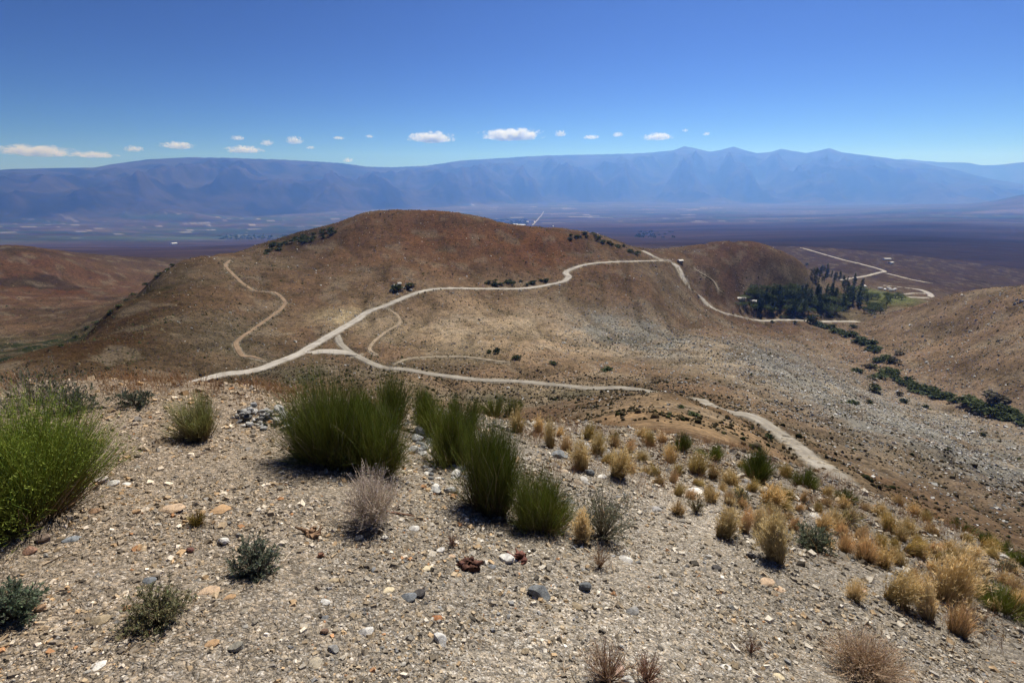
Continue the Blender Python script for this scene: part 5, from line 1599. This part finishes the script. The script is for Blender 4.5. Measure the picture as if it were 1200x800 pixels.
def box_geo(x0, x1, y0, y1, z0, z1):
    V = np.array([(x, y, z) for z in (z0, z1) for y in (y0, y1) for x in (x0, x1)], float)
    F = np.array([(0, 2, 3, 1), (4, 5, 7, 6), (0, 1, 5, 4), (2, 6, 7, 3), (0, 4, 6, 2), (1, 3, 7, 5)])
    return V, F
def shed(name, px, py, d, L, Wd, H, wall, label, rz=0.0):
    if d:
        x, f, z = ray(px, py); h = math.hypot(x, f); xx, yy = float(x / h * d), float(f / h * d)
    else:
        xx, yy, _ = ground_pt(px, py, 60, 6000)
    zz = height(np.array([xx]), np.array([yy]))[0]
    e = tag(empty(name, (xx, yy, zz), rz), label, 'building')
    V, F = box_geo(-L / 2, L / 2, -Wd / 2, Wd / 2, -.5, H)
    mesh_obj('wall', mesh_from('wall', V, F, [wall]), e)
    r = H * .35; o = .35
    V = np.array([(-L / 2 - o, -Wd / 2 - o, H - .1), (L / 2 + o, -Wd / 2 - o, H - .1), (L / 2 + o, Wd / 2 + o, H - .1), (-L / 2 - o, Wd / 2 + o, H - .1), (-L / 2 - o, 0, H + r), (L / 2 + o, 0, H + r)])
    mesh_obj('roof', mesh_from('roof', V, [np.array([(0, 1, 5, 4), (2, 3, 4, 5), (3, 2, 1, 0)]), np.array([(0, 4, 3), (1, 2, 5)])], [M['roof']]), e)
    V, F = box_geo(-.5, .5, -Wd / 2 - .06, -Wd / 2 + .05, .05, 2.1)
    mesh_obj('door', mesh_from('door', V, F, [M['door']]), e)
    for sx in (-.3, .3):
        V, F = box_geo(sx * L - .6, sx * L + .6, -Wd / 2 - .05, -Wd / 2 + .05, 1.0, 2.0)
        mesh_obj('window', mesh_from('window', V, F, [M['glass']]), e)
    return e
shed('shed', 868, 351, 0, 9, 4, 2.0, M['white_paint'], 'low white shed beside the pale yard left of the grove', .2)
shed('cabin', 882, 355, 0, 6, 5, 2.6, M['tan_wall'], 'tan cabin at the left edge of the grove', -.3)
shed('shed', 797, 308, 0, 5, 4, 2.6, M['tan_wall'], 'small tan shed at the road bend on the saddle', .4)
shed('house', 1040, 300, 1560, 17, 8, 3.5, M['white_paint'], 'white house, upper of two alone on the dark plain', .1)
shed('house', 1045, 304, 1470, 12, 7, 3.2, M['white_paint'], 'white house, lower of two alone on the dark plain', .5)
def trailer(px, py, d, rz, label):
    x, f, z = ray(px, py); h = math.hypot(x, f); xx, yy = float(x / h * d), float(f / h * d)
    zz = height(np.array([xx]), np.array([yy]))[0]
    e = tag(empty('camper_trailer', (xx, yy, zz), rz), label, 'trailer')
    pr = [(-3.2, .6), (3.0, .6), (3.4, 1.3), (3.0, 2.7), (-2.9, 2.8), (-3.4, 1.6)]
    n = len(pr); V = np.array([(a, y, b) for y in (-1.2, 1.2) for a, b in pr])
    F4 = np.array([(i, (i + 1) % n, n + (i + 1) % n, n + i) for i in range(n)]); F6 = np.array([tuple(range(n))[::-1], tuple(range(n, 2 * n))])
    mesh_obj('body', mesh_from('body', V, [F4, F6], [M['white_paint']]), e)
    for sx in (-1.6, 1.4):
        V, F = box_geo(sx - .5, sx + .5, -1.24, -1.18, 1.6, 2.2)
        mesh_obj('window', mesh_from('window', V, F, [M['glass']]), e)
    for sy in (-1.05, 1.05):
        a = np.arange(10) / 10 * 6.283
        V = np.vstack([np.stack([.38 * np.cos(a), np.full(10, sy - .12), .38 + .38 * np.sin(a)], 1), np.stack([.38 * np.cos(a), np.full(10, sy + .12), .38 + .38 * np.sin(a)], 1)])
        F4 = np.array([(i, (i + 1) % 10, 10 + (i + 1) % 10, 10 + i) for i in range(10)])
        mesh_obj('wheel', mesh_from('wheel', V, [F4, np.array([tuple(range(10)), tuple(range(10, 20))[::-1]])], [M['glass']]), e)
for i, (px, py, d) in enumerate([(1031, 341, 860), (1036, 343, 850), (1041, 340.5, 880), (1044, 344, 860), (1048, 342, 880), (1013, 338, 880)]):
    trailer(px, py, d, i * .9, ['white camper trailer, leftmost in the camp cluster by the meadow', 'white camper trailer, second from left in the camp cluster', 'white camper trailer at the back of the camp cluster', 'white camper trailer at the front of the camp cluster', 'white camper trailer, rightmost in the camp cluster', 'white camper trailer alone between camp cluster and grove'][i])

# ------------------------------------------------------------------ the town and roads out in the valley
def valley_pt(px, py, dmin=1500):
    return ground_pt(px, py, dmin, 26000)
def valley_strip(name, pts, w, mat, tint=(1, 1, 1)):
    P = np.array([valley_pt(a, b) for a, b in pts])
    c = smooth_path(P, 60); z = height(c[:, 0], c[:, 1]) + 3
    t = np.gradient(c, axis=0); t /= np.linalg.norm(t, axis=1)[:, None] + 1e-9
    nr = np.stack([-t[:, 1], t[:, 0]], 1) * w / 2
    V = np.stack([np.column_stack([c + nr, z]), np.column_stack([c - nr, z])], 1).reshape(-1, 3)
    i = np.arange(len(c) - 1) * 2
    F = np.stack([i, i + 1, i + 3, i + 2], 1)
    me = mesh_from(name, V, F, [mat], True, np.tile(np.array(tint, float), (len(V), 1)))
    tag(mesh_obj(name, me), kind='structure')
valley_strip('town_road', [(624, 264), (629, 259), (637, 248)], 15, M['road'], (1, 1, 1))
valley_strip('town_road', [(604, 265), (640, 263), (700, 258), (760, 254)], 14, M['road'], (.6, .6, .6))

def build_town_trees():
    q = np.random.default_rng(91); g = Geo()
    V = []; n = 0
    for (x0, x1, y0, y1, k) in [(575, 618, 257.5, 264, 260), (255, 345, 276, 281, 130), (745, 792, 272, 279, 26)]:
        px = q.uniform(x0, x1, k); py = q.uniform(y0, y1, k)
        P = hit(px, py, height, 1500, 26000, 300)
        for p in P:
            s = q.uniform(7, 15)
            D = unit(q.normal(size=(14, 3))); D[:, 2] = np.abs(D[:, 2])
            B = p + D * np.array([s, s, s * .8]) * q.uniform(.3, .9, (14, 1))
            leaves(g, B, unit(D + q.normal(0, .5, (14, 3))), np.full(14, s * .8), np.full(14, s * .7), np.array([.03, .05, .025]) * q.uniform(.6, 1.4, (14, 1)), q)
    tag(mesh_obj('valley_trees', g.mesh('valley_trees', M['tree'])), 'dark tree groups around the far town and fields', 'trees', kind='stuff')
build_town_trees()
for i, (px, py, L) in enumerate([(604, 263.6, 55), (609, 264.2, 60), (613, 264.4, 50), (589, 263.9, 40), (618, 260.5, 35), (626, 260.5, 35), (204, 286.3, 45), (648, 266, 30)]):
    p = valley_pt(px, py); d = math.hypot(p[0], p[1])
    lb = ['white building in the far town, leftmost of the bright row', 'white building in the far town, middle of the bright row', 'white building in the far town, right of the bright row', 'white building left of the bright row in the far town', 'pale building on the upper edge of the far town', 'pale building at the far town by the straight road', 'white building alone on the left valley floor', 'pale building alone right of the far town'][i]
    e = tag(empty('building', p, .2 * i), lb, 'building')
    V, F = box_geo(-L / 2, L / 2, -L / 4, L / 4, -4, 9); mesh_obj('wall', mesh_from('wall', V, F, [M['white_paint']]), e)
    V = np.array([(-L / 2 - 1, -L / 4 - 1, 8.8), (L / 2 + 1, -L / 4 - 1, 8.8), (L / 2 + 1, L / 4 + 1, 8.8), (-L / 2 - 1, L / 4 + 1, 8.8), (-L / 2 - 1, 0, 13), (L / 2 + 1, 0, 13)])
    mesh_obj('roof', mesh_from('roof', V, [np.array([(0, 1, 5, 4), (2, 3, 4, 5), (3, 2, 1, 0)]), np.array([(0, 4, 3), (1, 2, 5)])], [M['white_paint']]), e)

# ------------------------------------------------------------------ fair-weather clouds far behind the range
def mat_cloud():
    m = bpy.data.materials.new('cloud'); m.use_nodes = True
    nt = m.node_tree; nt.nodes.remove(nt.nodes['Principled BSDF'])
    tc = nt.nodes.new('ShaderNodeTexCoord').outputs['Object']
    oi = nt.nodes.new('ShaderNodeObjectInfo')
    off = nt.nodes.new('ShaderNodeVectorMath'); off.operation = 'ADD'
    cmb = nt.nodes.new('ShaderNodeCombineXYZ')
    r = mathn(nt, 'MULTIPLY', oi.outputs['Random'], 57.0)
    nt.links.new(r, cmb.inputs[0]); nt.links.new(r, cmb.inputs[1])
    st = N(nt, 'ShaderNodeMapping'); nt.links.new(tc, st.inputs[0]); st.inputs['Scale'].default_value = (1.7, 1.0, .6)
    nt.links.new(st.outputs[0], off.inputs[0]); nt.links.new(cmb.outputs[0], off.inputs[1])
    n = noise(nt, off.outputs[0], 3.0, 8, .72)
    ln = nt.nodes.new('ShaderNodeVectorMath'); ln.operation = 'LENGTH'; nt.links.new(tc, ln.inputs[0])
    fall = mathn(nt, 'MULTIPLY', mathn(nt, 'POWER', ln.outputs['Value'], 1.6), .34)
    dn = mathn(nt, 'SUBTRACT', mathn(nt, 'SUBTRACT', n, fall), .36)
    dn = mathn(nt, 'MULTIPLY', dn, 7.0, True)
    dens = mathn(nt, 'MULTIPLY', dn, .005)
    pv = nt.nodes.new('ShaderNodeVolumePrincipled')
    pv.inputs['Color'].default_value = (.93, .97, 1, 1); pv.inputs['Anisotropy'].default_value = .2
    nt.links.new(dens, pv.inputs['Density'])
    nt.links.new(pv.outputs[0], nt.nodes['Material Output'].inputs['Volume'])
    return m
M['cloud'] = mat_cloud()
def cloud_mesh(seed):
    q = np.random.default_rng(seed)
    bm = bmesh.new(); bmesh.ops.create_icosphere(bm, subdivisions=3, radius=1.0)
    for v in bm.verts:
        p = np.array(v.co[:])
        n = .10 * math.sin(p[0] * 5 + seed) + .08 * math.sin(p[0] * 9 + 2 * seed) + .06 * math.sin(p[1] * 7 + seed)
        p = p * (1 + n)
        if p[2] < 0: p[2] *= .45
        v.co = p
    me = bpy.data.meshes.new('cloud'); bm.to_mesh(me); bm.free(); me.materials.append(M['cloud'])
    return me
CLOUDS = [
 (42, 178, 96, 22, 'long broken white cloud at the left edge'), (112, 182, 54, 12, 'thin tail of cloud right of the long left one'), (157, 175, 26, 12, 'small white cloud right of the long left one'),
 (208, 171, 46, 14, 'flat white cloud above the left range'), (279, 162, 20, 9, 'little cloud above the flat pair left of centre'), (287, 176, 52, 14, 'low flat white cloud left of the round puff'),
 (313, 168, 20, 11, 'little cloud between the low flat one and the round puff'), (345, 165, 26, 15, 'round white puff left of centre'), (364, 173, 14, 6, 'wisp right below the round puff'), (397, 162, 18, 6, 'faint wisp right of the round puff'),
 (433, 160, 13, 6, 'tiny wisp left of the first big central cloud'), (408, 188, 16, 9, 'small cloud peeping over the range left of centre'), (505, 162, 70, 20, 'bright white cloud, left of the two big central ones'),
 (600, 159, 92, 22, 'largest bright cloud in the centre'), (657, 157, 19, 12, 'small puff right of the largest cloud'), (693, 161, 24, 8, 'thin small cloud right of the small puff'), (724, 158, 17, 9, 'small puff left of the right-hand flat cloud'),
 (771, 161, 46, 14, 'flat white cloud above the peaks'), (803, 153, 10, 6, 'tiny wisp right above the flat cloud'), (828, 157, 12, 7, 'last tiny cloud at the right of the row'),
]
cms = [cloud_mesh(s) for s in (1, 2, 3)]
for i, (px, py, wp, hp, label) in enumerate(CLOUDS):
    D = 52000.0
    x, f, z = ray(px, py); h = math.hypot(x, f)
    p = (x / h * D, f / h * D, z / h * D - .1 * hp)
    dep = f / h * D * CP - z / h * D * SP
    s = dep / FPX
    o = mesh_obj('cloud', cms[i % 3], None, p, (0, 0, -math.atan2(x, f)), (wp * .5 * s * 1.12, wp * .32 * s, hp * .52 * s))
    tag(o, label, 'cloud', 'small clouds in a row over the range')
